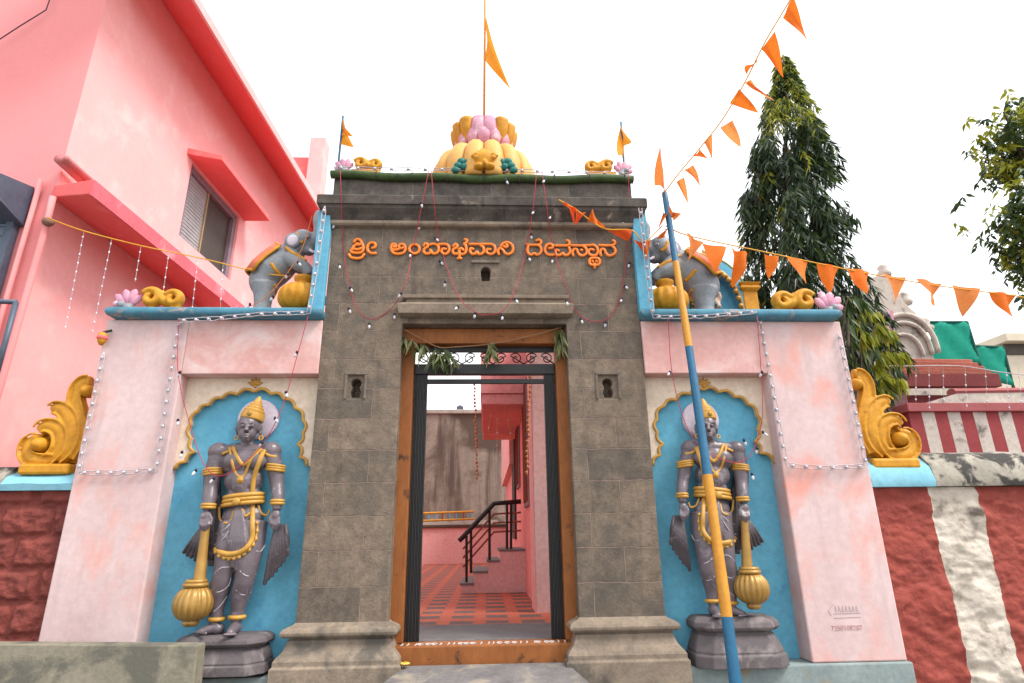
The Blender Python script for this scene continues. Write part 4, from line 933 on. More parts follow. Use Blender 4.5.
def pot(c, r, label, zbase):
    t = thing('ribbed_pot', label, 'pot', (c.x, c.y, zbase), 'yellow pots under the elephants')
    h = c.z - zbase; prof = []
    for k in range(13):
        a = math.pi * (0.04 + 0.86 * k / 12); prof.append((max(0.3, math.sin(a) ** 0.7) * r, h * (1 - math.cos(a)) / 1.951))
    b = B(); b.lathe(V((c.x, c.y, zbase)), prof, 64, rib=(16, 0.09)); b.build('belly', YELLOW, t, smooth=True)
    zt = zbase + prof[-1][1]; r0 = prof[-1][0]
    b = B(); b.lathe(V((c.x, c.y, zt - 0.015)), [(r0 * 0.9, 0), (r0 * 0.72, 0.03), (r0 * 0.74, 0.05), (r0 * 0.92, 0.07), (r0 * 0.94, 0.095), (r0 * 0.8, 0.105), (r0 * 0.6, 0.09)], 32); b.build('neck', YELLOW, t, smooth=True)
    return t
mR = lambda x, y: (660 + (304 - x) * 1.08, 249 + (y - 241) * 0.93)
elephant(lambda x, y: (x, y), 'grey elephant figure with orange saddle cloth on the left niche wall, before the salmon building')
elephant(mR, 'grey elephant figure with orange saddle cloth, partly behind the blue and yellow pole')
pc = P(303.5, 286, 5.05); pot(pc, 0.215, 'ribbed yellow pot under the front feet of the left elephant', 3.086)
pc = P(665, 290, 5.05); pot(pc, 0.21, 'ribbed yellow pot under the front feet of the right elephant', 3.086)

# ================================================================== SCROLL ORNAMENTS
def sweep_ornament(t, lobes, mp, Y, m, name='scroll', depth=1.0):
    b = B()
    for pts, rads in lobes:
        b.tube(smooth_path([P(*mp(x, y), Y + dy) for x, y, dy in [(q + (0,))[:3] for q in pts]], 5), rads, 14, flat=(YN, depth))
    return b
def big_scroll(mp, label):
    # lobes in right-hand detail pixels (origin 840,350, 4.55 px per photo px)
    Y = 5.02
    q = lambda x, y: mp(841 + x / 5.0, 350 + y / 4.55)
    base = P(*q(240, 495), Y)
    t = thing('scroll_bracket', label, 'ornament', (base.x, Y, base.z), 'large yellow scroll brackets')
    defs = [([(150, 470), (112, 400), (100, 330), (112, 260), (122, 200), (112, 150), (85, 118), (56, 112)], [0.055, 0.06, 0.065, 0.062, 0.055, 0.052, 0.05, 0.042], 0.9),
            ([(205, 478), (158, 430), (136, 370), (140, 300), (165, 255), (205, 238), (232, 250)], [0.05, 0.065, 0.072, 0.07, 0.062, 0.055, 0.042], 1.0),
            ([(240, 482), (200, 440), (182, 390), (190, 345), (222, 322), (262, 322), (288, 345)], [0.05, 0.055, 0.06, 0.06, 0.058, 0.052, 0.042], 1.1),
            ([(215, 478), (275, 482), (318, 474), (340, 445), (335, 405), (308, 382), (280, 378)], [0.04, 0.055, 0.06, 0.055, 0.05, 0.045, 0.03], 1.15)]
    b = B()
    for pts, rads, dep in defs:
        ctr = smooth_path([P(*q(x, y), Y) for x, y in pts], 6); n_ = len(ctr); rd = np.interp(np.linspace(0, 1, n_), np.linspace(0, 1, len(rads)), [r_ * 1.15 for r_ in rads])
        b.tube(ctr, list(rd), 16, flat=(YN, dep * 0.95))
        for sg in (-1, 1):
            rim = []
            for i_ in range(n_):
                d_ = (ctr[min(i_ + 1, n_ - 1)] - ctr[max(i_ - 1, 0)]).normalized(); rim.append(ctr[i_] + V((-d_.z, 0, d_.x)) * (sg * rd[i_] * 0.82) + V((0, -0.062 * dep, 0)))
            b.tube(rim, [0.010] * (n_ - 1) + [0.006], 8)
    fill = [(125, 490), (108, 400), (96, 320), (112, 250), (125, 225), (190, 225), (225, 285), (285, 320), (310, 375), (345, 430), (335, 485), (300, 492)]
    pp = [P(*q(x, y), Y) for x, y in fill]; b.prism([(p.x, p.z) for p in pp], Y + 0.02, Y + 0.10)
    o = b.build('scrollwork', YELLOW, t, smooth=True); remesh(o, 0.008, 1)
    b = B(); b.ell(P(*q(284, 407), Y - 0.02), (0.062, 0.115, 0.062)); b.build('scroll_eye', YELLOW, t, smooth=True); b = B(); b.ell(P(*q(70, 158), Y - 0.02), (0.05, 0.09, 0.055)); b.build('scroll_eye', YELLOW, t, smooth=True)
    a0, a1 = P(*q(122, 488), Y), P(*q(352, 488), Y); b = B()
    b.box(min(a0.x, a1.x), max(a0.x, a1.x), Y - 0.10, Y + 0.12, base.z - 0.09, base.z - 0.005); b.build('foot', YELLOW, t, bevel=0.02)
    return t
big_scroll(lambda x, y: (x, y), 'large yellow curling scroll bracket on the pale blue coping right of the gateway')
big_scroll(lambda x, y: (94.5 + (850 - x) * 1.08, 458 + (y - 457.5) * 0.98 + 5), 'large yellow curling scroll bracket on the pale blue coping left of the gateway')

def small_scroll(cx, cy, w, s_, Y, label, group, zb, fan=True):
    """double volute (w px wide) with a pink lotus fan at its outer end; s_=-1: fan on the photo's left"""
    base = P(cx, cy, Y); sc = (P(cx + 10, cy, Y) - base).length / 10; W = w * sc
    t = thing('scroll_ornament', label, 'ornament', (base.x, Y, zb), group)
    z0 = base.z; b = B()
    def vol(x0, r_):
        return [V((x0 + s_ * (r_ * (1 - 0.78 * t_)) * math.cos(2.6 - 7.2 * t_) * -1, Y - 0.02 * t_, z0 + r_ + r_ * (1 - 0.78 * t_) * math.sin(2.6 - 7.2 * t_))) for t_ in np.linspace(0, 1, 26)]
    r1, r2 = W * 0.20, W * 0.18
    b.tube(vol(base.x + s_ * W * 0.17, r1), [r1 * 0.40, r1 * 0.46, r1 * 0.44, r1 * 0.3], 12, flat=(YN, 1.5))
    b.tube(vol(base.x - s_ * W * 0.27, r2), [r2 * 0.40, r2 * 0.46, r2 * 0.44, r2 * 0.3], 12, flat=(YN, 1.5))
    b.tube(smooth_path([V((base.x + s_ * W * 0.02, Y, z0 + r1 * 1.7)), V((base.x - s_ * W * 0.10, Y, z0 + r1 * 0.7)), V((base.x - s_ * W * 0.42, Y, z0 + r1 * 0.14))], 5), [r1 * 0.42, r1 * 0.5, r1 * 0.25], 12, flat=(YN, 1.4))
    b.box(base.x - W * 0.42, base.x + W * 0.42, Y - 0.05, Y + 0.06, zb, z0 - r1 * 0.1)
    o = b.build('volute', YELLOW, t, smooth=True); remesh(o, 0.008, 2)
    if fan:
        c = V((base.x + s_ * W * 0.62, Y, z0 + 0.01))
        for k, an in enumerate((-60, -30, 0, 30, 58)):
            d = V((s_ * math.sin(math.radians(an + 18)), 0, math.cos(math.radians(an + 18)))); L_ = W * (0.40 if abs(an) < 40 else 0.33)
            b = B(); b.tube([c, c + d * L_ * 0.5, c + d * L_ * 0.85, c + d * L_], [W * 0.04, W * 0.085, W * 0.075, W * 0.02], 10, flat=(YN, 0.55)); b.build('petal', PINK_L, t, smooth=True)
        b = B(); b.tube([c + V((0, 0, zb - c.z)), c + V((0, 0, 0.02))], [W * 0.09, W * 0.11], 12); b.ell(c + V((s_ * W * 0.12, -0.02, 0.012)), W * 0.085); b.build('bud', ELE, t, smooth=True)
    return t
small_scroll(159, 308, 50, -1, 5.05, 'yellow double volute with pink lotus on the outer end of the left niche wall', 'scroll ornaments on the niche walls', 3.08)
small_scroll(797, 311, 50, 1, 5.05, 'yellow double volute with pink lotus on the outer end of the right niche wall', 'scroll ornaments on the niche walls', 3.08)
small_scroll(366, 171, 34, -1, 5.1, 'small yellow volute with pink lotus on the left corner of the gateway top', 'scroll ornaments on the gateway top', zf + 0.04)
small_scroll(601, 173.5, 34, 1, 5.1, 'small yellow volute with pink lotus on the right corner of the gateway top', 'scroll ornaments on the gateway top', zf + 0.04)

# ================================================================== LOTUS DOME
YL = 5.35
dm = thing('lotus_dome', 'yellow and pink lotus dome with a lion mask crowning the gateway', 'dome', (P(484, 170, YL).x, YL, zf + 0.04))
cx = P(484, 160, YL).x; z_b = zf + 0.04; z_n = P(484, 151, YL - 0.2).z; z_m = P(484, 146, YL - 0.2).z; z_t = P(484, 121, YL - 0.2).z
kL = (P(494, 160, YL) - P(484, 160, YL)).length / 10
b = B(); R0 = 47 * kL; R1 = 20.5 * kL
b.lathe(V((cx, YL, 0)), [(R0 * 0.9, z_b), (R0, z_b + 0.06), (R0 * 0.97, z_b + (z_n - z_b) * 0.4), (R0 * 0.84, z_b + (z_n - z_b) * 0.72), (R1 * 1.15, z_n), (R1 * 0.9, z_n + 0.03)], 64, rib=(16, 0.06)); b.build('lower_dome', YELLOW, dm, smooth=True)
for k in range(16):
    a = 2 * math.pi * (k + 0.5) / 16; d = V((math.cos(a), math.sin(a), 0)); b = B()
    pts = [V((cx, YL, z_b + 0.02)) + d * R0 * 0.98, V((cx, YL, z_b + (z_n - z_b) * 0.45)) + d * R0 * 0.98, V((cx, YL, z_b + (z_n - z_b) * 0.78)) + d * R0 * 0.84, V((cx, YL, z_n + 0.005)) + d * R1 * 1.05]
    b.tube(smooth_path(pts, 4), [R0 * 0.18, R0 * 0.20, R0 * 0.18, R0 * 0.10], 10, flat=(d, 0.7)); b.build('dome_petal', mat('pale_yellow_paint', (0.76, 0.44, 0.13), (0.72, 0.36, 0.08), 8, 0.55, 0.15), dm, smooth=True)
b = B()
for k in range(22):
    a = 2 * math.pi * k / 22; b.ell(V((cx + R1 * 1.18 * math.cos(a), YL + R1 * 1.18 * math.sin(a), z_n + 0.035)), (0.042, 0.042, 0.03), nu=8, nv=6)
b.build('bead_ring', YELLOW, dm, smooth=True)
b = B(); b.lathe(V((cx, YL, 0)), [(R1 * 0.95, z_n + 0.03), (R1 * 1.0, z_m), (R1 * 1.22, (z_m + z_t) / 2), (R1 * 1.12, z_t - 0.02), (R1 * 0.5, z_t + 0.04)], 40); b.build('lotus_core', PINK_L, dm, smooth=True)
for row, (n_, ra, rb, za, zb_, w_, ph) in enumerate(((14, 1.02, 1.26, 0.0, 0.56, 0.235, 0), (14, 1.12, 1.30, 0.2, 0.96, 0.24, 0.5))):
    for k in range(n_):
        a = 2 * math.pi * (k + ph) / n_ - math.pi / 2; d = V((math.cos(a), math.sin(a), 0)); yel = row == 1 and abs(((k + ph + 7) % 14) - 7) > 1.2
        base_ = V((cx, YL, 0)); h_ = z_t - z_m
        pts = [base_ + d * R1 * ra + V((0, 0, z_m + h_ * za)), base_ + d * R1 * (rb + 0.02) + V((0, 0, z_m + h_ * (za + (zb_ - za) * 0.5))), base_ + d * R1 * (rb + (0.10 if yel else 0)) + V((0, 0, z_m + h_ * zb_))]
        b = B(); b.tube(smooth_path(pts, 4), [R1 * w_ * 1.1, R1 * w_ * 1.35, R1 * w_ * (1.45 if yel else 1.15)], 10, flat=(d, 0.8 if yel else 0.5)); b.build('lotus_petal', YELLOW if yel else PINK_L, dm, smooth=True)
# lion mask and leaves
mk = lambda x, y, dy=0: P(484 + (x - 484) * 1.3, 163 + (y - 163) * 1.15, YL - R0 * 1.06 + dy)
b = B()
b.ell(mk(484, 161, 0.03), (0.13, 0.09, 0.11)); b.ell(mk(480, 166, -0.03), (0.05, 0.05, 0.034)); b.ell(mk(488.5, 166, -0.03), (0.05, 0.05, 0.034)); b.ell(mk(484.3, 162.5, -0.05), (0.026, 0.03, 0.03))
for x in (478, 491): b.ell(mk(x, 158, -0.035), (0.028, 0.02, 0.024)); b.tube([mk(x - 4, 157, -0.03), mk(x, 154.5, -0.045), mk(x + 4, 157, -0.03)], 0.013, 8)
for k in range(9):
    a = math.pi * (0.05 + 0.9 * k / 8); c = mk(484.3, 160, 0.02); d = V((math.cos(a), 0, math.sin(a))); b.tube([c + d * 0.08, c + d * 0.13], [0.03, 0.012], 8)
o = b.build('lion_mask', YELLOW, dm, smooth=True); remesh(o, 0.008, 2)
for s_, x0 in ((-1, 469), (1, 500)):
    b = B()
    for k, (dx, dz) in enumerate(((0, 0), (5, -1), (-5, 1), (2.5, -4.5), (-2.5, -4), (7, 3))): b.ell(mk(x0 + s_ * dx, 166 + dz, 0.03), (0.04, 0.03, 0.036), nu=10, nv=8)
    o = b.build('leaf_cluster', GREEN_L, dm, smooth=True)
# flagstaff and flags
fp = thing('flagstaff', 'tall thin orange flagstaff with saffron pennant above the lotus dome', 'flag', (cx, YL, z_t))
pt = P(485, -25, YL); b = B(); b.tube([V((cx, YL, z_t - 0.1)), V((pt.x, YL, pt.z))], 0.014, 10); b.build('staff', mat('orange_staff_paint', (0.8, 0.3, 0.06), None, 9, 0.5), fp, smooth=True)
b = B(); b.cloth(P(486, 16, YL), P(488, 88, YL) * 0.0 + P(486.5, 62, YL), P(508, 88, YL - 0.2), 0.05, 9, 1.3, 0.4); b.build('flag_cloth', FLAG_Y, fp, smooth=True)
def corner_flag(x0, y0, x1, y1, tri, label):
    Y = 5.12; a, c = P(x0, y0, Y), P(x1, y1, Y); t = thing('corner_flag', label, 'flag', (a.x, Y, zf + 0.04), 'small corner flags on the gateway')
    b = B(); b.tube([V((a.x, Y, zf - 0.25)), a, c], 0.012, 8); b.build('staff', POLEB, t, smooth=True)
    for k, tr_ in enumerate(tri):
        b = B(); b.cloth(*[P(x, y, Y - (0.12 if i == 2 else 0)) for i, (x, y) in enumerate(tr_)], 0.03, 7, 1.2, k); b.build('flag_cloth', FLAG_Y, t, smooth=True)
corner_flag(338, 168, 343, 116, [[(343, 117), (341, 145), (353, 146)], [(343, 122), (342.5, 136), (350, 135)]], 'small saffron flag on a blue stick at the left gateway corner')
corner_flag(625, 176, 621, 122, [[(621.5, 123), (624, 158), (617, 156)], [(621, 124), (622, 150), (629, 141)]], 'small saffron flag on a blue stick at the right gateway corner')

# ================================================================== SALMON BUILDING ON THE LEFT
TH = 0.0456; WU = V((math.sin(TH), math.cos(TH), 0)); WN = V((WU.y, -WU.x, 0)); WC = V((-4.325, 5.3, 0))
def W(s_, off, z): return WC + WU * s_ + WN * off + V((0, 0, z))
def PW(px, py, off=0.0):
    d = V(ray(px, py)); w = d * ((WN.dot(WC) + off) / WN.dot(d)); return w + V((0, 0, CAMZ))
def sof(p): return (p - WC).dot(WU)
def wbox(b, s0, s1, o0, o1, z0, z1):
    return b.hexa([W(s0, o0, z0), W(s1, o0, z0), W(s1, o1, z0), W(s0, o1, z0), W(s0, o0, z1), W(s1, o0, z1), W(s1, o1, z1), W(s0, o1, z1)])
bd = thing('salmon_building', 'tall salmon pink building with crimson ledges left of the temple gateway', 'building', (WC.x, WC.y, 0))
zroof = 8.05; sEnd = 7.6
w0, w1 = PW(192, 165), PW(230, 280); ws0, ws1 = 2.08, 3.61; wz0, wz1 = 5.12, 6.29
b = B()
b.add([W(0, 0, 0), W(sEnd, 0, 0), W(sEnd, 0, wz0), W(0, 0, wz0), W(0, 0, wz1), W(ws0, 0, wz0), W(ws0, 0, wz1), W(ws1, 0, wz0), W(ws1, 0, wz1), W(sEnd, 0, wz1), W(0, 0, zroof), W(sEnd, 0, zroof)],
      [(0, 1, 2, 7, 5, 3), (3, 5, 6, 4), (7, 2, 9, 8), (4, 6, 8, 9, 11, 10)])
rv = 0.16
b.add([W(ws0, 0, wz0), W(ws0, -rv, wz0), W(ws0, -rv, wz1), W(ws0, 0, wz1), W(ws1, 0, wz0), W(ws1, -rv, wz0), W(ws1, -rv, wz1), W(ws1, 0, wz1)], [(0, 1, 2, 3), (5, 4, 7, 6), (1, 0, 4, 5), (3, 2, 6, 7)])
b.build('side_wall', WALLP, bd)
b = B(); b.add([W(0, 0, 0), W(0, 0, zroof + 1.9), W(0, -7, zroof + 1.9), W(0, -7, 0)], [(0, 1, 2, 3)]); b.add([W(0, -7, 0), W(0, -7, zroof + 1.9), W(sEnd, -7, zroof + 1.9), W(sEnd, -7, 0)], [(0, 1, 2, 3)])
b.add([W(sEnd, 0, 0), W(sEnd, 0, zroof), W(sEnd, -7, zroof), W(sEnd, -7, 0)], [(0, 1, 2, 3)]); b.build('front_wall', WALLD, bd)
b = B(); wbox(b, 0.0, sEnd + 0.02, -7.0, -0.003, zroof - 0.15, zroof); b.build('roof_slab', WALLP, bd)
# eave: sloping crimson soffit and pale fascia
ze = PW(250, 92, 0.72).z
b = B(); b.hexa([W(-0.9, 0.002, 7.90), W(sEnd, 0.002, 7.90), W(sEnd, 0.70, ze - 0.02), W(-0.9, 0.70, ze - 0.02), W(-0.9, 0.002, 8.1), W(sEnd, 0.002, 8.1), W(sEnd, 0.70, ze + 0.06), W(-0.9, 0.70, ze + 0.06)])
ev = b.build('eave', REDP, bd)
b = B(); wbox(b, -0.9, sEnd, 0.702, 0.735, ze - 0.04, ze + 0.09); b.build('fascia', WALLP, ev)
# window with shutter, mesh and hood
wf = thing('x', None, None); bpy.data.objects.remove(wf)
b = B(); fw = 0.10
wbox(b, ws0 + 0.001, ws0 + fw, -0.13, -0.04, wz0, wz1); wbox(b, ws1 - fw, ws1 - 0.001, -0.13, -0.04, wz0, wz1); wbox(b, ws0 + fw, ws1 - fw, -0.13, -0.04, wz1 - fw, wz1 - 0.001); wbox(b, ws0 + fw, ws1 - fw, -0.13, -0.04, wz0 + 0.001, wz0 + 0.05)
wn = b.build('window', MAUVE, bd, bevel=0.006)
smid = ws0 + (ws1 - ws0) * 0.42
b = B(); wbox(b, ws0 + fw, smid, -0.10, -0.085, wz0 + 0.05, wz1 - fw)
for k in range(18): z = wz0 + 0.08 + k * (wz1 - wz0 - 0.2) / 18; wbox(b, ws0 + fw + 0.02, smid - 0.02, -0.087, -0.078, z, z + 0.03)
b.build('shutter', SHUT, wn)
b = B(); wbox(b, smid + 0.02, ws1 - fw, -0.115, -0.105, wz0 + 0.05, wz1 - fw); b.build('insect_screen', MESHW, wn)
b = B(); wbox(b, smid - 0.01, smid + 0.02, -0.12, -0.06, wz0 + 0.05, wz1 - fw); b.build('mullion', mat('ochre_mullion', (0.42, 0.3, 0.16), None, 8, 0.6), wn)
hs0, hs1 = sof(PW(193, 146, 0.02)), sof(PW(266, 218, 0.42)); hz = PW(243, 219, 0.0).z
b = B(); b.hexa([W(1.92, 0.002, hz), W(3.80, 0.002, hz), W(3.78, 0.44, hz - 0.02), W(2.05, 0.44, hz - 0.02), W(1.92, 0.002, hz + 0.10), W(3.80, 0.002, hz + 0.10), W(3.78, 0.44, hz + 0.06), W(2.05, 0.44, hz + 0.06)])
b.build('window_hood', REDP, bd, bevel=0.008)
# lower ledge
b = B(); b.hexa([W(-0.04, 0.003, 4.39), W(2.95, 0.003, 4.37), W(2.95, 0.60, 4.25), W(-0.30, 0.60, 4.25), W(-0.04, 0.003, 4.52), W(2.95, 0.003, 4.50), W(2.95, 0.60, 4.39), W(-0.30, 0.60, 4.41)])
lg = b.build('ledge', REDP, bd, bevel=0.008)
b = B(); wbox(b, -0.302, 2.95, 0.602, 0.62, 4.235, 4.40); b.build('ledge_fascia', REDF, lg)
# pipes on the corner
def wall_pipe(pts, r_, name, m, par=bd):
    b = B(); b.tube([P(x, y, Y) for x, y, Y in pts], r_, 12); return b.build(name, m, par, smooth=True)
wall_pipe([(59, 158, 5.15), (85, 182, 5.5)], 0.055, 'drain_pipe', mat('pinkish_red_pipe', (0.62, 0.2, 0.2), None, 8, 0.6), bd)
wall_pipe([(66, 158, 5.12), (92, 182, 5.5)], 0.03, 'drain_pipe', mat('pinkish_red_pipe', (0.62, 0.2, 0.2), None, 8, 0.6), bd)
wall_pipe([(-20, 52, 5.28), (20, 26, 5.28), (46, 10, 5.28), (60, -30, 5.28)], 0.006, 'cable', WIRE_K, bd)
wall_pipe([(53, 197, 5.2), (47, 222, 5.2), (4, 372, 5.2), (-40, 520, 5.2)], 0.03, 'downpipe', WALLD, bd)
wall_pipe([(41, 180, 5.26), (0, 320, 5.26), (-30, 430, 5.26)], 0.022, 'downpipe', WALLD, bd)
b = B(); c = P(48, 222, 5.18); b.ell(c, (0.05, 0.05, 0.045)); b.tube([c, c + V((0.06, -0.03, -0.02))], 0.03, 8); b.build('pipe_elbow', mat('rusty_pipe', (0.3, 0.16, 0.11), None, 9, 0.8), bd, smooth=True)
# metal shopfront things on the front wall
def pbox(b, quad, Y0, Y1):
    q = [P(x, y, Y0) for x, y in quad]; dv = V((0, Y1 - Y0, 0)); return b.hexa([q[0], q[1], q[1] + dv, q[0] + dv, q[3], q[2], q[2] + dv, q[3] + dv])
sb = thing('metal_box_awning', 'dark slate metal box awning above the blue grey shutter on the pink wall', 'awning', (P(0, 200, 5.0).x, 5.1, P(0, 200, 5.0).z))
A_ = P(31, 178, 4.72); z0a = P(10, 205, 4.85).z; z1a = P(5, 160, 4.75).z
b = B(); x1 = P(32, 200, 5.29).x; x0 = x1 - 1.6
b.add([(x0, 5.29, z0a), (x1, 5.29, z0a + 0.02), (x1, 4.62, z0a + 0.20), (x0, 4.62, z0a + 0.20), (x0, 5.29, z1a + 0.06), (x1, 5.29, z1a + 0.06), (x1 - 0.05, 4.60, z1a - 0.10), (x0, 4.60, z1a - 0.10)], [(3, 2, 1, 0), (4, 5, 6, 7), (0, 1, 5, 4), (1, 2, 6, 5), (2, 3, 7, 6), (3, 0, 4, 7)])
b.build('casing', SLATE, sb, bevel=0.01)
sh_ = thing('rolling_shutter', 'blue grey slatted shutter on the pink wall at the far left', 'shutter', (P(0, 250, 5.2).x, 5.25, P(0, 280, 5.25).z))
b = B(); x1s = P(20, 210, 5.25).x; zt_ = P(15, 208, 5.25).z; zb_ = 2.6
b.box(x1s - 1.6, x1s - 0.07, 5.27, 5.295, zb_, zt_)
for k in range(16): z = zb_ + (zt_ - zb_) * k / 16; b.box(x1s - 1.6, x1s - 0.08, 5.255, 5.272, z + 0.01, z + (zt_ - zb_) / 16 * 0.7)
b.build('slats', SLATE_L, sh_)
b = B(); b.box(x1s - 0.07, x1s, 5.22, 5.296, zb_, zt_); b.build('side_rail', SLATE, sh_)
rl = thing('metal_railing', 'blue grey pipe railing fixed to the pink wall at the far left edge', 'railing', (P(0, 300, 5.0).x, 5.0, P(0, 340, 5.0).z))
for k, (y0, x0) in enumerate(((298, 16),)):
    b = B(); p = P(16, 302, 4.95); b.tube([p, p + V((-0.9, 0, 0.03))], 0.022, 10); b.build('top_rail', SLATE, rl, smooth=True)
    b = B(); b.tube([p, V((p.x, p.y, p.z - 0.75))], 0.022, 10); b.build('post', SLATE, rl, smooth=True)
    b = B(); b.tube([V((p.x, p.y, p.z - 0.45)), V((p.x - 0.9, p.y, p.z - 0.42))], 0.016, 10); b.build('mid_rail', SLATE, rl, smooth=True)
# far terrace with red panel
tb = thing('terrace_parapet', 'distant crimson panel and pink post of a terrace behind the salmon roofline', 'parapet', (P(305, 190, 16).x, 16, 0))
q0, q1 = P(289, 157, 16), P(315, 196, 16)
b = B(); b.box(q0.x, q1.x, 16, 16.15, q1.z - 1.2, q0.z); b.build('panel', REDP, tb)
q2, q3 = P(311.5, 139, 15.9), P(320.5, 200, 15.9); b = B(); b.box(q2.x, q3.x, 15.8, 16.3, 0, q2.z); b.build('post', WALLP, tb, bevel=0.02)
b = B(); b.box(q0.x - 1.5, q1.x + 0.1, 16.2, 20, 0, q1.z - 0.8); b.build('wall', WALLP, tb)

# ================================================================== COURTYARD SEEN THROUGH THE DOORWAY
ZF = 0.36
bw = thing('courtyard_wall', 'high rain stained plaster wall closing the far side of the courtyard', 'wall', (-1, 22, 0))
zt_ = P(440, 414, 22).z
b = B(); b.box(-7, 4.2, 22, 22.4, 0.0, zt_); b.build('stained_face', STAINW, bw)
b = B(); b.box(-7, 4.2, 21.9, 22.5, zt_, zt_ + 0.16); b.build('coping', mat('pale_cement_coping', (0.45, 0.41, 0.36), (0.3, 0.27, 0.24), 3, 0.9, 0.3), bw, bevel=0.03)
tk = thing('water_tank', 'small dark water tank seen above the stained courtyard wall', 'tank', (P(460, 408, 23).x, 22.2, zt_ + 0.16))
c = P(460, 408.5, 22.2); b = B(); b.box(c.x - 0.13, c.x + 0.13, 22.1, 22.36, zt_ + 0.161, c.z + 0.08); b.build('casing', SLATE, tk, bevel=0.03)
b = B(); b.lathe(V((c.x, 22.23, c.z + 0.08)), [(0.07, 0), (0.07, 0.04), (0.03, 0.05)], 12); b.build('lid', BLACK, tk)
pw = thing('low_court_wall', 'low pale pink wall with grimy top across the courtyard', 'wall', (-2, 18, ZF))
zl0 = P(440, 528, 18).z
b = B(); b.box(-6, 4.2, 18, 18.3, ZF - 0.02, zl0); b.build('face', COURTL, pw)
b = B(); b.box(-6, 4.2, 17.93, 18.4, zl0, zl0 + 0.09); b.build('grimy_cap', STAINW, pw, bevel=0.02)
b = B(); b.box(-6, 4.2, 18.41, 18.9, ZF, zl0 + 0.22); b.build('pale_shelf', SHRINE, pw)
ld = thing('ladder', 'yellow ladder lying on the low wall in the courtyard', 'ladder', (-1.5, 18.3, zl0 + 0.1))
a0, a1 = P(418, 521, 18.15), P(474, 519, 18.15); b0, b1 = P(418, 513.5, 18.15), P(474, 511.5, 18.15)
b = B(); b.tube([a0, a1], 0.03, 8); b.build('rail', YELLOW, ld); b = B(); b.tube([b0, b1], 0.03, 8); b.build('rail', YELLOW, ld)
for k in range(8):
    t_ = (k + 0.5) / 8; b = B(); b.tube([a0.lerp(a1, t_), b0.lerp(b1, t_)], 0.022, 8); b.build('rung', BLUE if k % 3 else RUSTY, ld)
# pink court building on the right
cb = thing('court_building', 'pink building with pier and balcony on the right inside the courtyard', 'building', (1.5, 8, ZF))
b = B(); px0 = PZ(531, 613, ZF).x; b.box(px0 + 0.05, px0 + 0.62, 6.7, 7.25, ZF - 0.3, 3.9); b.build('pier', COURTL, cb, bevel=0.015)
b = B(); b.box(px0 + 0.10, 2.6, 7.252, 17.5, ZF - 0.3, 4.0); b.build('wall', COURTP, cb)
b = B(); b.box(px0 + 0.62, 2.6, 6.9, 7.25, ZF - 0.3, 3.8); b.build('end_wall', COURTL, cb)
for k, y in enumerate((7.75, 9.9)):
    b = B(); b.box(px0 + 0.07, px0 + 0.12, y, y + 0.9, 1.5 + 0.4 * k, 3.2); wf_ = b.build('window', MAUVE, cb, bevel=0.005)
    for j in range(4):
        b = B(); b.box(px0 + 0.05, px0 + 0.072, y + 0.1 + 0.2 * j, y + 0.13 + 0.2 * j, 1.55 + 0.4 * k, 3.15); b.build('bar', RUSTY, wf_)
b = B(); b.box(px0 + 0.06, px0 + 0.14, 11.4, 12.4, ZF + 0.7, 3.0); b.build('door', BLACK, cb, bevel=0.01)
xbal = P(483, 440, 11.5).x; zbal = P(483, 440, 11.5).z
b = B(); b.box(xbal, px0 + 0.099, 8.2, 11.5, zbal, zbal + 0.16); bal = b.build('balcony_slab', COURTP, cb, bevel=0.01)
b = B(); b.box(xbal - 0.02, xbal + 0.10, 8.18, 11.52, zbal + 0.162, zbal + 1.1); b.box(xbal + 0.1, px0 + 0.1, 8.18, 8.3, zbal + 0.162, zbal + 1.1); b.build('parapet', COURTP, bal)
b = B(); b.box(px0 - 0.02, px0 + 0.098, 11.55, 17.4, zbal - 0.45, zbal + 1.2); b.build('upper_band', COURTL, cb)
# steps up to the building and their railing
st = thing('court_steps', 'pink sided steps with grey treads climbing to the court building', 'steps', (0.0, 9.4, ZF))
SY0, SY1 = 9.0, 10.3
xs_ = [PZ(461, 593, ZF).x, P(474, 580, SY0).x, P(488, 570, SY0).x, P(500, 560, SY0).x, px0 + 0.10]
zz_ = [P(465, 583, SY0).z, P(480, 571, SY0).z, P(494, 560, SY0).z, P(510, 549, SY0).z]
for k in range(4):
    b = B(); b.box(xs_[k], xs_[4] if k == 3 else xs_[k + 1] - 0.001, SY0, SY1, ZF - 0.02, zz_[k] - 0.03); b.build('step_block', COURTL, st)
    b = B(); b.box(xs_[k] - 0.02, (xs_[4] if k == 3 else xs_[k + 1] - 0.001), SY0 - 0.012, SY1, zz_[k] - 0.03, zz_[k]); b.build('tread', TREAD, st, bevel=0.004)
hr = thing('stair_railing', 'black and rust stair railing along the pink courtyard steps', 'railing', (0, SY0, ZF + 0.2))
Yr = SY0 + 0.06
path = [P(459, 541, Yr), P(462, 538, Yr), P(494, 503.5, Yr), P(521, 501.5, Yr)]
b = B(); b.tube(path, 0.036, 10); b.build('handrail', BLACK, hr, smooth=True)
for x, y0_, y1_ in ((466.5, 582, 536), (471, 573, 531), (489.5, 560, 509), (507, 551, 503.5), (511, 551, 503.5)):
    b = B(); b.tube([P(x, y0_, Yr), P(x, y1_, Yr)], 0.02, 8); b.build('baluster', BLACK, hr)
for k in range(3):
    d = 8 + 9 * k; b = B(); b.tube([P(463, 541 + d, Yr), P(494, 506 + d, Yr), P(521, 504.5 + d, Yr)], 0.014, 8); b.build('slant_bar', RUSTY, hr)
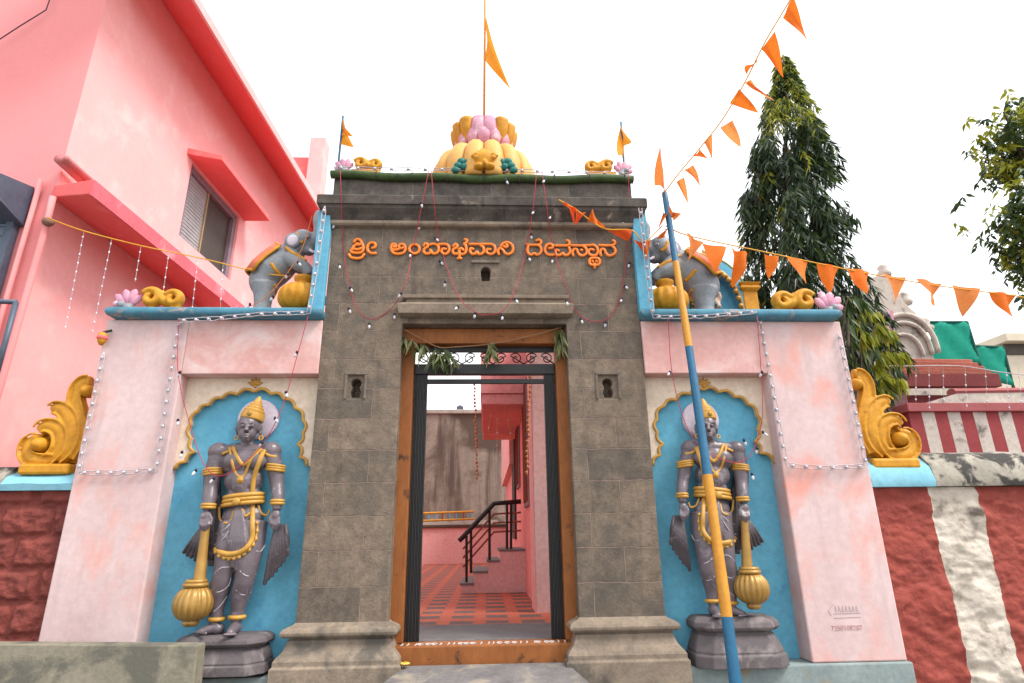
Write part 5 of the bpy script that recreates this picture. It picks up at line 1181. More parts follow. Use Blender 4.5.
# hanging garlands inside
def hanging(px, y0, y1, Y, m, label, r_=0.028, step=0.055, nm='hanging_garland', cat='garland', grp='garlands hanging in the courtyard', amp=0.012):
    a, c = P(px[0], y0, Y), P(px[1], y1, Y); t = thing(nm, label, cat, (c.x, Y, c.z), grp)
    b = B(); b.tube([a, c], 0.004, 5); b.build('cord', WIRE_Y, t)
    b = B(); n_ = int((a - c).length / step)
    for k in range(n_):
        p = a.lerp(c, (k + 0.5) / n_) + V((random.uniform(-amp, amp), random.uniform(-amp, amp), 0)); b.ell(p, r_ * random.uniform(0.7, 1.1), nu=7, nv=5)
    o = b.build('blossoms', m, t, smooth=True); o['kind'] = 'stuff'; return t
MARI = mat('marigold_petals', (0.75, 0.36, 0.16), (0.55, 0.2, 0.10), 40, 0.8, 0.2)
hanging((474.5, 477), 383, 480, 8.6, MARI, 'dry marigold garland hanging at the left edge of the pink balcony', 0.022)
hanging((530, 527), 370, 475, 6.6, MARI, 'thin garland hanging against the pale pink court pier', 0.02)
for k, (x0, x1, y1) in enumerate(((497, 488, 434), (498, 497, 452), (500, 512, 440))):
    hanging((x0, x1), 376, y1, 8.4, BULB, ['light strand slanting left under the pink balcony', 'light strand hanging straight under the pink balcony', 'light strand slanting right under the pink balcony'][k], 0.014, 0.17, 'light_strand', 'light strand', 'light strands under the balcony', 0.003)

# ================================================================== BACKGROUND ON THE RIGHT
# striped fence wall with shaped white top
fn = thing('striped_fence', 'fence wall in narrow maroon and white stripes behind the lichen coping', 'fence', (P(980, 440, 7.2).x, 7.2, 0))
YF = 7.2
fx0, fz0 = P(918, 455, YF).x, 0.0; fzt = P(960, 412, YF).z; fzr = P(960, 403.5, YF).z
xw = fx0; k = 0
sw = (P(949, 430, YF).x - P(936, 430, YF).x)
while xw < fx0 + 3.6:
    b = B(); b.box(xw, xw + sw - 0.001, YF, YF + 0.18, 0.0, fzt); b.build('stripe_panel', SHRINE if k % 2 else mat('maroon_paint', (0.34, 0.055, 0.06), (0.28, 0.045, 0.05), 5, 0.8, 0.2), fn); xw += sw; k += 1
b = B(); b.box(fx0 - 0.03, xw, YF - 0.05, YF + 0.23, fzt + 0.001, fzr); b.build('rail', HUTW, fn, bevel=0.008)
g0, g1, g2 = P(924, 403, YF), P(962, 392, YF), P(1040, 391, YF)
b = B(); b.prism([(g0.x, fzr + 0.001), (xw, fzr + 0.001), (xw, g2.z), (g1.x, g1.z)], YF, YF + 0.16); b.build('white_gable', SHRINE, fn)
b = B(); b.tube([V((g1.x - 0.1, YF + 0.06, g1.z + 0.01)), V((xw, YF + 0.06, g2.z + 0.035))], 0.05, 8, flat=(YN, 1.6)); b.build('gable_cap', HUTW, fn)
# hut with ridged red roof
YH = 9.0
ht = thing('red_roofed_hut', 'small hut with ridged terracotta roof behind the striped fence', 'hut', (P(930, 420, YH).x, YH, 0))
e0, e1 = P(872, 374, YH), P(999, 379, YH); r0_, r1_ = P(880, 361, YH + 1.6), P(968, 361.5, YH + 1.6)
for k in range(5):
    t0, t1 = k / 5, (k + 1) / 5
    a, c = e0.lerp(r0_, t0), e1.lerp(r1_, t0); a2, c2 = e0.lerp(r0_, t1), e1.lerp(r1_, t1)
    b = B(); up = V((0, 0, 0.10)); b.hexa([a, c, c2 + V((0, 0, -0.0)), a2, a + up, c + up, c2 + up * 0.35, a2 + up * 0.35]); b.build('roof_course', ROOFT, ht, bevel=0.012)
f0, f1 = P(874, 387, YH), P(1000, 388, YH)
b = B(); b.box(e0.x - 0.02, e1.x, YH - 0.03, YH + 0.12, f0.z, e0.z - 0.002); b.build('fascia_beam', mat('brick_red_beam', (0.36, 0.09, 0.085), None, 5, 0.8, 0.2), ht, bevel=0.01)
b = B(); b.box(e0.x + 0.0, e1.x - 0.15, YH + 0.6, YH + 2.0, 0.0, f0.z); b.build('wall', HUTW, ht)
pq = P(906, 420, YH + 0.1); b = B(); b.box(pq.x - 0.13, pq.x + 0.13, YH + 0.13, YH + 0.4, 0.0, f0.z); b.build('post', mat('pinkish_grey_post', (0.42, 0.2, 0.21), None, 5, 0.8, 0.2), ht, bevel=0.01)
# green shade net sheds
nt_ = thing('net_shed', 'green shade net stretched on a frame beside the old shrine', 'shed', (P(960, 350, 14).x, 14, 0))
for quad, d in (([(931, 364), (1013, 386), (1003, 347), (974, 346)], 14.4), ([(930, 364), (980, 364), (967, 322), (930, 322)], 14.0)):
    q = [P(x, y, d) for x, y in quad]; b = B()
    n_ = 8; vs = []
    for j in range(n_ + 1):
        for i in range(n_ + 1):
            p = q[0].lerp(q[1], i / n_).lerp(q[3].lerp(q[2], i / n_), j / n_); vs.append(p + V((0, 0.03 * math.sin(i * 1.3 + j), 0)))
    b.add(vs, [(j * (n_ + 1) + i, j * (n_ + 1) + i + 1, (j + 1) * (n_ + 1) + i + 1, (j + 1) * (n_ + 1) + i) for j in range(n_) for i in range(n_)]); b.build('net_panel', NET, nt_, smooth=True, solid=0.02)
    b = B(); b.tube([q[2], q[1]], 0.035, 6); b.tube([q[3], q[2]], 0.035, 6); b.build('frame_pole', mat('dark_green_pole', (0.01, 0.10, 0.075), None, 5, 0.7), nt_)
    for p in (q[0], q[1]): b = B(); b.tube([p, V((p.x, p.y, 0))], 0.04, 6); b.build('leg', BLACK, nt_)
# old shrine with round arch
YA = 12.0
sh2 = thing('old_shrine', 'weathered whitewashed shrine with a round arch behind the trees', 'shrine', (P(890, 330, YA).x, YA, 0))
cA = P(905, 341, YA); kA = (P(915, 341, YA) - cA).length / 10
outl = [(858, 400), (858, 290), (868, 277), (884, 274), (896, 286), (904, 302), (916, 312), (927, 332), (936, 362), (936, 400)]
pp = [P(x, y, YA) for x, y in outl]
b = B(); b.prism([(p.x, max(0, p.z) if i not in (0, 9) else 0) for i, p in enumerate(pp)], YA, YA + 1.2); b.build('gable', SHRINE, sh2, bevel=0.03)
for rr_, th_ in ((36, 0.055), (30, 0.045), (21, 0.04)):
    b = B(); b.tube([P(903 + rr_ * math.cos(a), 362 - rr_ * 1.32 * math.sin(a), YA - 0.05) for a in np.linspace(0.2, 2.9, 24)], th_, 8); b.build('arch_moulding', SHRINE, sh2, smooth=True)
for x, y in ((884, 275), (905, 303), (926, 329)):
    b = B(); p = P(x, y, YA + 0.3); b.lathe(p - V((0, 0, 0.05)), [(0.14, 0), (0.17, 0.08), (0.09, 0.16), (0.12, 0.24), (0.03, 0.34)], 12); b.build('finial', SHRINE, sh2, smooth=True)
b = B(); q = [P(x, y, YA - 0.3) for x, y in ((886, 405), (901, 405), (893, 310), (884, 312))]; b.hexa([q[0], q[1], q[1] + V((0, 0.2, 0)), q[0] + V((0, 0.2, 0)), q[3], q[2], q[2] + V((0, 0.2, 0)), q[3] + V((0, 0.2, 0))]); b.build('pink_pilaster', PINK_L, sh2)
# ivory house far right
iv = thing('ivory_house', 'ivory flat roofed house with a small dark window far behind the net shed', 'house', (P(1015, 360, 28).x, 28, 0))
h0, h1 = P(981, 345, 28), P(1100, 345, 28)
b = B(); b.box(h0.x, h1.x, 28, 34, 0, P(1000, 349, 28).z); b.build('wall', OFFW, iv)
b = B(); b.box(P(1000, 340, 27.8).x, h1.x, 27.4, 33, P(1000, 342, 27.6).z, P(1000, 334, 27.6).z); b.build('roof_slab', OFFW, iv, bevel=0.03)
w0_, w1_ = P(1006, 355, 28), P(1024, 344, 28); b = B(); b.box(w0_.x, w1_.x, 27.9, 27.998, w0_.z, w1_.z); wi = b.build('window', MESHW, iv, bevel=0.02)
b = B(); b.box(w0_.x - 0.15, w1_.x + 0.1, 27.7, 27.99, w1_.z + 0.02, w1_.z + 0.12); b.build('sunshade', OFFW, wi)
# blue shrine arch behind the right elephant
YQ = 5.62
ba = thing('arched_niche_frame', 'blue arched niche with scalloped edge behind the right elephant', 'niche', (P(720, 300, YQ).x, YQ, 3.08))
pc = P(714, 318, YQ); kq = (P(724, 318, YQ) - pc).length / 10
def archpts(rx, ry, n_=24): return [(pc.x + rx * kq * math.cos(a), pc.z + ry * kq * math.sin(a)) for a in np.linspace(0, math.pi, n_)]
b = B(); o_ = archpts(34, 58); i_ = archpts(25, 46); b.prism(o_ + i_[::-1], YQ - 0.12, YQ + 0.05)
b.build('arch_band', BLUE, ba, bevel=0.006)
b = B(); b.prism([(x, z) for x, z in archpts(25.2, 46.2)], YQ + 0.0, YQ + 0.04); b.build('back_panel', BLUE, ba)
b = B(); b.tube([V((x, YQ - 0.12, z)) for x, z in archpts(25.5, 47, 40)], 0.016, 8)
for x, z in archpts(23.5, 45, 18): b.ell(V((x, YQ - 0.12, z)), 0.03, nu=8, nv=6)
b.build('scalloped_trim', GOLDM, ba, smooth=True)
b = B(); b.tube([V((x, YQ - 0.06, z)) for x, z in archpts(36.5, 61, 40)], 0.03, 8); b.build('green_rim', mat('olive_rim', (0.12, 0.17, 0.05), None, 8, 0.7), ba, smooth=True)
b = B(); tp = V((pc.x, YQ - 0.05, pc.z + 63 * kq))
for an in (-60, -30, 0, 30, 60): d = V((math.sin(math.radians(an)), 0, math.cos(math.radians(an)))); b.tube([tp, tp + d * 0.06, tp + d * 0.11], [0.02, 0.028, 0.006], 8)
b.build('crest', GOLD, ba, smooth=True)
c2 = P(748, 302, YQ - 0.05); b = B(); b.box(c2.x - 0.075, c2.x + 0.075, YQ - 0.13, YQ + 0.02, 3.08, P(748, 296, YQ).z); cl_ = b.build('column', YELLOW, ba, bevel=0.008)
b = B(); zz = P(748, 296, YQ).z; b.rect_loft(c2.x - 0.075, c2.x + 0.075, YQ - 0.13, YQ + 0.02, [(zz, 0.0), (zz + 0.03, 0.03), (zz + 0.05, 0.03), (zz + 0.06, 0.015), (zz + 0.09, 0.04), (zz + 0.10, 0.0)]); b.build('capital', YELLOW, cl_, bevel=0.004)
fg = thing('small_deity_figure', 'tiny seated figure in green and cream inside the blue arched niche', 'figurine', (P(717, 306, 5.5).x, 5.5, 3.08))
b = B(); a = P(715, 309, 5.48); b.tube([P(713, 306, 5.5), P(716, 302, 5.48), P(719, 308, 5.44)], [0.04, 0.045, 0.03], 10); b.tube([P(717, 303, 5.48), P(720, 297, 5.46), P(718.5, 292, 5.46)], [0.03, 0.022, 0.018], 8); b.ell(P(712, 299, 5.5), 0.045); b.tube([V((a.x, 5.5, 3.08)), P(714, 306, 5.5)], 0.05, 10)
o = b.build('body', mat('figurine_flesh_paint', (0.62, 0.42, 0.33), None, 8, 0.6, 0.1), fg, smooth=True); remesh(o, 0.01, 2)
b = B(); b.tube([P(713, 303, 5.44), P(715, 306, 5.43)], 0.03, 8); b.build('green_garment', GREEN_L, fg, smooth=True)

# ================================================================== TREES
def leaf_quads(pts, dirs, L_, Wd, fold=0.15):
    """one folded lance-shaped leaf per point: base, left, tip, right (+ drooping tip)"""
    n_ = len(pts); d = dirs / np.linalg.norm(dirs, axis=1, keepdims=True)
    rnd = np.random.normal(size=(n_, 3)); sdv = np.cross(d, rnd); sdv /= np.linalg.norm(sdv, axis=1, keepdims=True); nr = np.cross(sdv, d)
    L_ = L_[:, None]; Wd = Wd[:, None]
    v = np.stack([pts, pts + d * L_ * 0.38 + sdv * Wd + nr * Wd * fold, pts + d * L_ * 0.45 - nr * Wd * fold, pts + d * L_ * 0.38 - sdv * Wd + nr * Wd * fold, pts + d * L_ + np.array([0, 0, -0.12]) * L_], 1)
    idx = np.arange(n_)[:, None] * 5
    f = np.concatenate([idx + np.array([[0, 1, 4, 2]]), idx + np.array([[0, 2, 4, 3]])], 1).reshape(-1, 4)
    return v.reshape(-1, 3), f
def leaf_mesh(name, v, f, mats_, mi, parent):
    me = bpy.data.meshes.new(name); off = root_pos(parent); v = v - np.array(off)
    me.from_pydata(v.tolist(), [], f.tolist())
    for m in mats_: me.materials.append(m)
    me.polygons.foreach_set('material_index', np.repeat(mi, 2).astype(np.int32)); me.polygons.foreach_set('use_smooth', [True] * len(f))
    o = bpy.data.objects.new(name, me); COL.objects.link(o); o.parent = parent; return o
# mast tree with drooping narrow leaves
YT = 8.6
prof = [(70, 784, 3), (85, 785, 10), (105, 787, 21), (125, 786, 30), (150, 786, 37), (180, 785, 43), (215, 787, 48), (250, 791, 52), (280, 796, 55), (310, 803, 60), (345, 815, 70), (390, 822, 74), (450, 825, 76)]
zz = np.array([P(p[1], p[0], YT).z for p in prof]); xx = np.array([P(p[1], p[0], YT).x for p in prof])
rr = 0.88 * np.array([(P(p[1] + p[2], p[0], YT).x - P(p[1], p[0], YT).x) for p in prof])
o_ = np.argsort(zz); zz, xx, rr = zz[o_], xx[o_], rr[o_]
tr_ = thing('mast_tree', 'tall narrow mast tree with dark drooping leaves behind the right niche wall', 'tree', (xx[0], YT, 0))
ztop_t = zz[-1]
b = B(); b.tube([V((np.interp(z, zz, xx), YT, z)) for z in np.linspace(0, ztop_t - 0.1, 14)], [0.16, 0.12, 0.05, 0.012], 10)
for k in range(60):
    z = random.uniform(1.4, ztop_t - 0.5); a = random.uniform(0, 6.28); r_ = np.interp(z, zz, rr) * 0.85; c = V((np.interp(z, zz, xx), YT, z + 0.25)); d = V((math.cos(a), math.sin(a), 0))
    b.tube([c, c + d * r_ * 0.5 + V((0, 0, -0.02)), c + d * r_ + V((0, 0, -0.35))], [0.022, 0.014, 0.006], 6)
b.build('trunk', BARK, tr_, smooth=True)
pts, dirs, mi, LL, WW = [], [], [], [], []
for k in range(3600):                              # leafy drooping twigs
    z = 1.2 + (ztop_t + 0.25 - 1.2) * random.random() ** 1.15; a = random.uniform(0, 6.28)
    r_ = np.interp(z, zz, rr); f = math.sqrt(random.uniform(0.25, 1.0)); gap = noise.noise(V((math.cos(a) * 1.6, math.sin(a) * 1.6, z * 1.9)))
    if gap < (-0.34 if f < 0.62 else -0.02): continue
    rad = r_ * f * (1 + 0.30 * noise.noise(V((math.cos(a) * 2.5, math.sin(a) * 2.5, z * 2.3 + 7))) + 0.30 * noise.noise(V((math.cos(a) * 1.1, math.sin(a) * 1.1, z * 0.9 + 3))))
    c = np.array([np.interp(z, zz, xx) + rad * math.cos(a), YT + rad * math.sin(a), z + 0.12])
    tw = np.array([math.cos(a) * 0.35, math.sin(a) * 0.35, -1.0]); tw /= np.linalg.norm(tw); ln = random.uniform(0.25, 0.55)
    top = z > ztop_t - 1.6; ylw = (random.random() < (0.6 if top else 0.06))
    for j in range(random.randint(12, 18)):
        t_ = random.random(); a2 = random.uniform(0, 6.28)
        pts.append(c + tw * ln * t_); dirs.append([math.cos(a2) * 0.55 + math.cos(a) * 0.25, math.sin(a2) * 0.55 + math.sin(a) * 0.25, -0.95 + random.uniform(-0.15, 0.3)])
        sc = 0.75 if top else 1.0
        LL.append(random.uniform(0.15, 0.30) * sc); WW.append(random.uniform(0.010, 0.024) * sc); mi.append(2 if ylw and random.random() < 0.8 else (1 if random.random() < (0.5 if top else 0.22) else 0))
v, f = leaf_quads(np.array(pts), np.array(dirs), np.array(LL), np.array(WW))
leaf_mesh('crown', v, f, [LEAF_D, LEAF_M, LEAF_Y], np.array(mi), tr_)

# broad tree at the right edge
YN2 = 8.0
t2 = thing('neem_tree', 'loose mid green tree reaching in at the right edge above the ivory house', 'tree', (P(1075, 300, YN2).x, YN2, 0))
bx = P(1075, 300, YN2).x
b = B(); crown_c = P(1068, 190, YN2)
b.tube(smooth_path([V((bx, YN2, 0)), V((bx + 0.05, YN2, 2.0)), V((bx - 0.05, YN2, 4.0)), V((bx, YN2, 6.2))], 5), [0.16, 0.13, 0.10, 0.04], 12)
limbs = []
for (x, y, dy) in ((985, 120, -0.3), (990, 160, 0.4), (995, 205, -0.5), (1008, 240, 0.2), (1030, 110, 0.6), (1060, 95, 0), (1100, 120, 0.4), (1130, 170, -0.4), (1140, 220, 0.5), (1020, 180, -0.9), (1018, 262, -0.2), (1070, 150, -0.8), (1045, 200, 0.9)):
    e = P(x + 18, y - 8, YN2 + dy); s0 = V((bx, YN2, max(2.6, e.z - 1.6))); m_ = s0.lerp(e, 0.55) + V((0, 0, 0.35)); limbs.append((s0, m_, e))
    b.tube(smooth_path([s0, m_, e], 5), [0.055, 0.03, 0.008], 7)
b.build('trunk', BARK, t2, smooth=True)
pts, dirs, mi, LL, WW = [], [], [], [], []
for (s0, m_, e) in limbs:
    for k in range(95):
        t_ = random.uniform(0.4, 1.0); c = (s0.lerp(m_, t_ * 2) if t_ < 0.5 else m_.lerp(e, t_ * 2 - 1)) + V((random.gauss(0, 0.21), random.gauss(0, 0.24), random.gauss(-0.05, 0.2)))
        yl = random.random() < 0.4
        tw = V((random.gauss(0, 0.5), random.gauss(0, 0.5), -0.8)).normalized()
        for j in range(11):
            q = c + tw * (0.30 * j / 11); a2 = random.uniform(0, 6.28)
            pts.append(np.array(q)); dirs.append([math.cos(a2) * 0.8, math.sin(a2) * 0.8, -0.55]); LL.append(random.uniform(0.10, 0.17)); WW.append(random.uniform(0.020, 0.032)); mi.append(2 if yl else (0 if random.random() < 0.2 + (0.3 if q.x > P(1005, 200, YN2).x else 0) else 1))
v, f = leaf_quads(np.array(pts), np.array(dirs), np.array(LL), np.array(WW))
leaf_mesh('crown', v, f, [LEAF_D, LEAF_M, LEAF_Y], np.array(mi), t2)
# yellow-green shrub beside the pier
YS2 = 6.4
sh3 = thing('leafy_shrub', 'shrub with yellow green hanging leaflets between the niche wall and the red roofed hut', 'shrub', (P(862, 420, YS2).x, YS2, 0))
b0_ = V((P(862, 420, YS2).x, YS2, 0)); b = B(); pts, dirs, mi, LL, WW = [], [], [], [], []
fr = [(905, 352, -0.2), (890, 330, 0.1), (878, 312, 0.3), (902, 378, -0.3), (870, 335, -0.1), (885, 372, 0.2), (866, 362, 0.0), (858, 318, 0.4), (872, 395, -0.2), (893, 392, 0.4), (862, 300, 0.1), (850, 345, 0.3), (868, 410, 0.1)]
for i, (x, y, dy) in enumerate(fr):
    e = P(x, y, YS2 + dy); s0 = b0_ + V((random.uniform(-0.1, 0.1), random.uniform(-0.2, 0.2), e.z - 0.55)); m_ = s0.lerp(e, 0.5) + V((0, 0, 0.28)); path = smooth_path([s0, m_, e], 10)
    b.tube(path, [0.014, 0.008, 0.003], 6)
    for k, p in enumerate(path[4:]):
        for s_ in (-1, 1, 0):
            pts.append(np.array(p) + np.random.normal(0, 0.012, 3)); dirs.append([random.gauss(0.12, 0.18), s_ * 0.4 + random.gauss(0, 0.15), -1.0]); LL.append(random.uniform(0.15, 0.24)); WW.append(random.uniform(0.020, 0.030))
            mi.append((2 if random.random() < 0.85 else 1) if i < 6 and k > 2 else (1 if random.random() < 0.65 else 0))
for k in range(5):
    b.tube([b0_ + V((random.uniform(-0.1, 0.1), random.uniform(-0.2, 0.2), 0)), b0_ + V((random.uniform(-0.1, 0.1), random.uniform(-0.2, 0.2), 2.4))], [0.03, 0.015], 7)
b.build('stems', BARK, sh3, smooth=True)
v, f = leaf_quads(np.array(pts), np.array(dirs), np.array(LL), np.array(WW)); leaf_mesh('foliage', v, f, [LEAF_D, LEAF_M, LEAF_Y], np.array(mi), sh3)

# ================================================================== STRIPED POLE AND PENNANTS
p_b, p_t = P(735.5, 686, 4.18), P(664.5, 193, 4.78)
p_b = p_b + (p_b - p_t).normalized() * (p_b.z / max(0.2, (p_t - p_b).normalized().z))
pole = thing('striped_pole', 'leaning bamboo pole banded blue and yellow before the right niche', 'pole', tuple(p_b))
def bend(t_): return p_b.lerp(p_t, t_) + V((0.02 * math.sin(math.pi * t_), 0, 0))
def t_at(py):
    lo, hi = 0.0, 1.0
    for _ in range(30):
        m_ = (lo + hi) / 2; w = bend(m_) - V((0, 0, CAMZ)); c = RC.T @ np.array(w); y = CYP + FPX * c[1] / c[2]
        if y > py: lo = m_
        else: hi = m_
    return lo
cuts = [0.0] + [t_at(y) for y in (617, 475, 347, 262)] + [1.0]
for k in range(5):
    ts = np.linspace(cuts[k], cuts[k + 1], 9); b = B()
    b.tube([bend(t_) for t_ in ts], [(0.040 - 0.014 * t_) * (1 + 0.03 * math.sin(t_ * 41)) for t_ in ts], 14); b.build('painted_band', POLEY if k % 2 else POLEB, pole, smooth=True, auto=50)
fl = thing('pole_flag', 'orange pennant flag tied at the tip of the striped pole', 'flag', tuple(p_t))
b = B(); b.tube([p_t + V((0, 0, -0.05)), P(660, 148, 4.8)], 0.008, 6); b.build('stick', WOODP, fl)
b = B(); b.cloth(P(660.5, 146, 4.78), P(664, 188, 4.8), P(654, 186, 4.68), 0.03, 8, 1.0, 0.5); b.build('flag_cloth', FLAG, fl, smooth=True)
b = B(); b.cloth(P(662, 190, 4.76), P(668, 205, 4.76), P(672, 216, 4.70), 0.02, 6, 1.0, 0.2); b.build('knotted_end', FLAG, fl, smooth=True)
def pennant_string(name_label, Yf, cord, tris, mats_, sag=0.0, cordm=WIRE_Y, seed=0):
    a = P(*cord[0][:2], Yf(cord[0][0], cord[0][1])); t = thing('pennant_string', name_label, 'bunting', tuple(a), 'orange bunting strings')
    b = B(); b.tube(smooth_path([P(x, y, Yf(x, y)) for x, y in cord], 4), 0.006, 6); b.build('cord', cordm, t, smooth=True)
    for k, tri in enumerate(tris):
        rnd = random.Random(seed + k); q = [P(x, y, Yf(x, y)) for x, y in tri]; q[2] = q[2] + V((rnd.uniform(-0.05, 0.05), rnd.uniform(-0.12, 0.06), 0))
        b = B(); b.cloth(*q, rnd.uniform(0.03, 0.075), 10, rnd.uniform(0.6, 1.5), rnd.uniform(0, 6)); b.build('pennant', mats_[k % len(mats_)], t, smooth=True)
    return t
Z3 = lambda pts: [(620 + x * .4975, y * .4975) for x, y in pts]
ya = lambda x, y: 4.8 + (x - 667) / 350 * 0.9
tris = [Z3(q) for q in ([(133, 468), (166, 488), (145, 525)], [(165, 487), (212, 498), (195, 552)], [(222, 500), (258, 508), (234, 573)], [(290, 510), (317, 516), (302, 556)], [(335, 518), (379, 526), (358, 587)], [(395, 527), (442, 536), (428, 588)],
        [(456, 538), (502, 545), (486, 598)], [(525, 550), (574, 558), (556, 610)], [(595, 560), (647, 570), (625, 620)], [(668, 572), (721, 581), (701, 634)], [(744, 585), (796, 592), (782, 647)])]
pennant_string('orange bunting string running from the striped pole across the mast tree to the right', ya, [(666, 226), (690, 236), (760, 251), (860, 272), (940, 286), (1016, 296), (1080, 308)], tris, [FLAG_L, FLAG, FLAG, FLAG, FLAG, FLAG, FLAG, FLAG_L, FLAG_L, FLAG_L, FLAG], seed=3)
yb = lambda x, y: 4.78 - max(0, (200 - y)) / 200 * 1.0
tris = [Z3(q) for q in ([(113, 366), (128, 356), (144, 407)], [(129, 342), (147, 332), (162, 384)], [(148, 316), (160, 300), (167, 334)], [(168, 285), (184, 271), (201, 336)], [(203, 256), (226, 241), (240, 300)], [(221, 208), (239, 178), (281, 232)],
        [(252, 166), (262, 160), (292, 213)], [(256, 156), (272, 116), (262, 140)], [(284, 100), (310, 64), (322, 168)], [(327, 36), (347, -8), (387, 96)], [(405, -40), (425, -60), (427, 22)])]
pennant_string('orange bunting string rising steeply past the mast tree top out of the picture', yb, [(664, 193), (680, 172), (700, 148), (722, 120), (745, 82), (765, 42), (790, 0), (830, -70)], tris, [FLAG_L, FLAG_L, FLAG, FLAG_L, FLAG_L, FLAG, FLAG_L, FLAG, FLAG, FLAG, FLAG_L], seed=40)
Z2 = lambda pts: [(300 + x / 2.628, 80 + y / 2.628) for x, y in pts]
yc = lambda x, y: 4.70 + 0.08 * (x - 560) / 100
tris = [Z2(q) for q in ([(690, 320), (722, 338), (728, 376)], [(722, 338), (750, 352), (728, 374)], [(755, 370), (803, 392), (776, 345)], [(805, 393), (872, 393), (866, 418)], [(874, 418), (902, 428), (915, 462)], [(903, 425), (922, 420), (920, 488)])] + [Z3(q) for q in ([(88, 424), (98, 428), (70, 462)], [(97, 428), (106, 430), (120, 456)], [(88, 462), (97, 478), (80, 478)])]
pennant_string('short red orange bunting string between the gateway lettering and the striped pole', yc, Z2([(680, 315), (720, 337), (762, 368), (805, 392), (872, 395), (905, 425)]) + [(662, 226)], tris, [FLAG_R, FLAG_R, FLAG, FLAG_R, FLAG_R, FLAG, FLAG, FLAG_L, FLAG], seed=80)

# ================================================================== STRING LIGHTS
bulb_b = B(); bulb_b.ell((0, 0, -0.028), (0.014, 0.014, 0.024), nu=8, nv=6)
def bulbs_on(t, where, m=BULB, nm='bulb', src=[None], cap=True):
    for p in where:
        q_ = Matrix.Rotation(random.uniform(-0.7, 0.7), 3, 'Y') @ Matrix.Rotation(random.uniform(-0.5, 0.5), 3, 'X'); b = B(); b.ell(V(p) + q_ @ V((0, 0, -0.03)), (0.0115, 0.0115, 0.020), rot=q_.to_quaternion(), nu=8, nv=6)
        o = b.build(nm, m, t, smooth=True)
        if cap: b = B(); b.lathe(V(p) + V((0, 0, -0.014)), [(0.011, 0), (0.011, 0.02), (0.004, 0.026)], 8); b.build('socket', BULBC, o, smooth=True)
def light_wire(label, pts, Yf, wire, bulbs, rad=0.0032, seg=6, grp='red wired fairy lights'):
    a = P(*pts[0], Yf(*pts[0])); t = thing('fairy_light_string', label, 'string lights', tuple(a), grp)
    b = B(); b.tube(smooth_path([P(x, y, Yf(x, y)) for x, y in pts], seg), rad, 6); b.build('wire', wire, t, smooth=True)
    bulbs_on(t, [P(x, y, Yf(x, y) - 0.01) for x, y in bulbs]); return t
def ygate(x, y): return 4.73 if y < 205 else (4.73 + 0.155 * min(1, (y - 205) / 20.0) - (0.125 * min(1, max(0, (y - 268) / 18.0)) if 395 < x < 575 else 0))
light_wire('red wired fairy light string draped down the left third of the gateway front', Z2([(106, 240), (108, 300), (112, 400), (122, 500), (145, 590), (185, 628), (240, 600), (275, 540), (296, 450), (318, 340), (338, 240)]), ygate, WIRE_R,
           Z2([(92, 378), (104, 485), (132, 545), (128, 600), (182, 640), (248, 616), (266, 560), (318, 382), (318, 322), (290, 455)]))
light_wire('red wired fairy light string hanging in the middle above the doorway hood', Z2([(345, 240), (352, 320), (364, 410), (392, 510), (425, 580), (470, 614), (500, 616), (535, 604), (566, 550), (592, 450), (612, 340), (622, 240)]), ygate, WIRE_R,
           Z2([(356, 415), (368, 475), (382, 530), (415, 595), (460, 612), (532, 618), (566, 575), (600, 465), (608, 405), (616, 345), (540, 262)]))
light_wire('red wired fairy light string draped down the right third of the gateway front', Z2([(636, 240), (648, 330), (662, 420), (690, 520), (732, 615), (800, 632), (842, 570), (856, 470), (862, 380), (864, 240)]), ygate, WIRE_R,
           Z2([(645, 262), (660, 358), (700, 580), (738, 628), (804, 636), (846, 575), (854, 540), (866, 480), (852, 370), (662, 470)]))
yn = lambda x, y: 4.80
light_wire('red wired fairy light string across the left guardian statue', [(179, 318), (178, 372), (190, 425), (203, 462), (218, 476), (240, 466), (262, 445), (282, 408), (296, 360), (308, 316)], lambda x, y: 4.78, WIRE_R,
           [(180, 372), (178, 420), (182, 452), (196, 470), (262, 442), (275, 418), (286, 392), (297, 352), (214, 478)])
light_wire('red wired fairy light string across the right niche beside the striped pole', [(668, 318), (672, 372), (684, 420), (700, 446), (730, 462), (750, 455), (762, 420), (761, 370), (757, 316)], lambda x, y: 4.78, WIRE_R,
           [(670, 372), (762, 372), (763, 432), (757, 448), (752, 474), (744, 440)])
light_wire('red wired fairy light string crossing the left elephant', [(232, 312), (262, 300), (288, 272), (303, 246), (312, 216)], lambda x, y: 4.86, mat('orange_wire', (0.72, 0.22, 0.05), None, 9, 0.6), [(250, 304), (273, 296), (288, 274), (298, 262)])
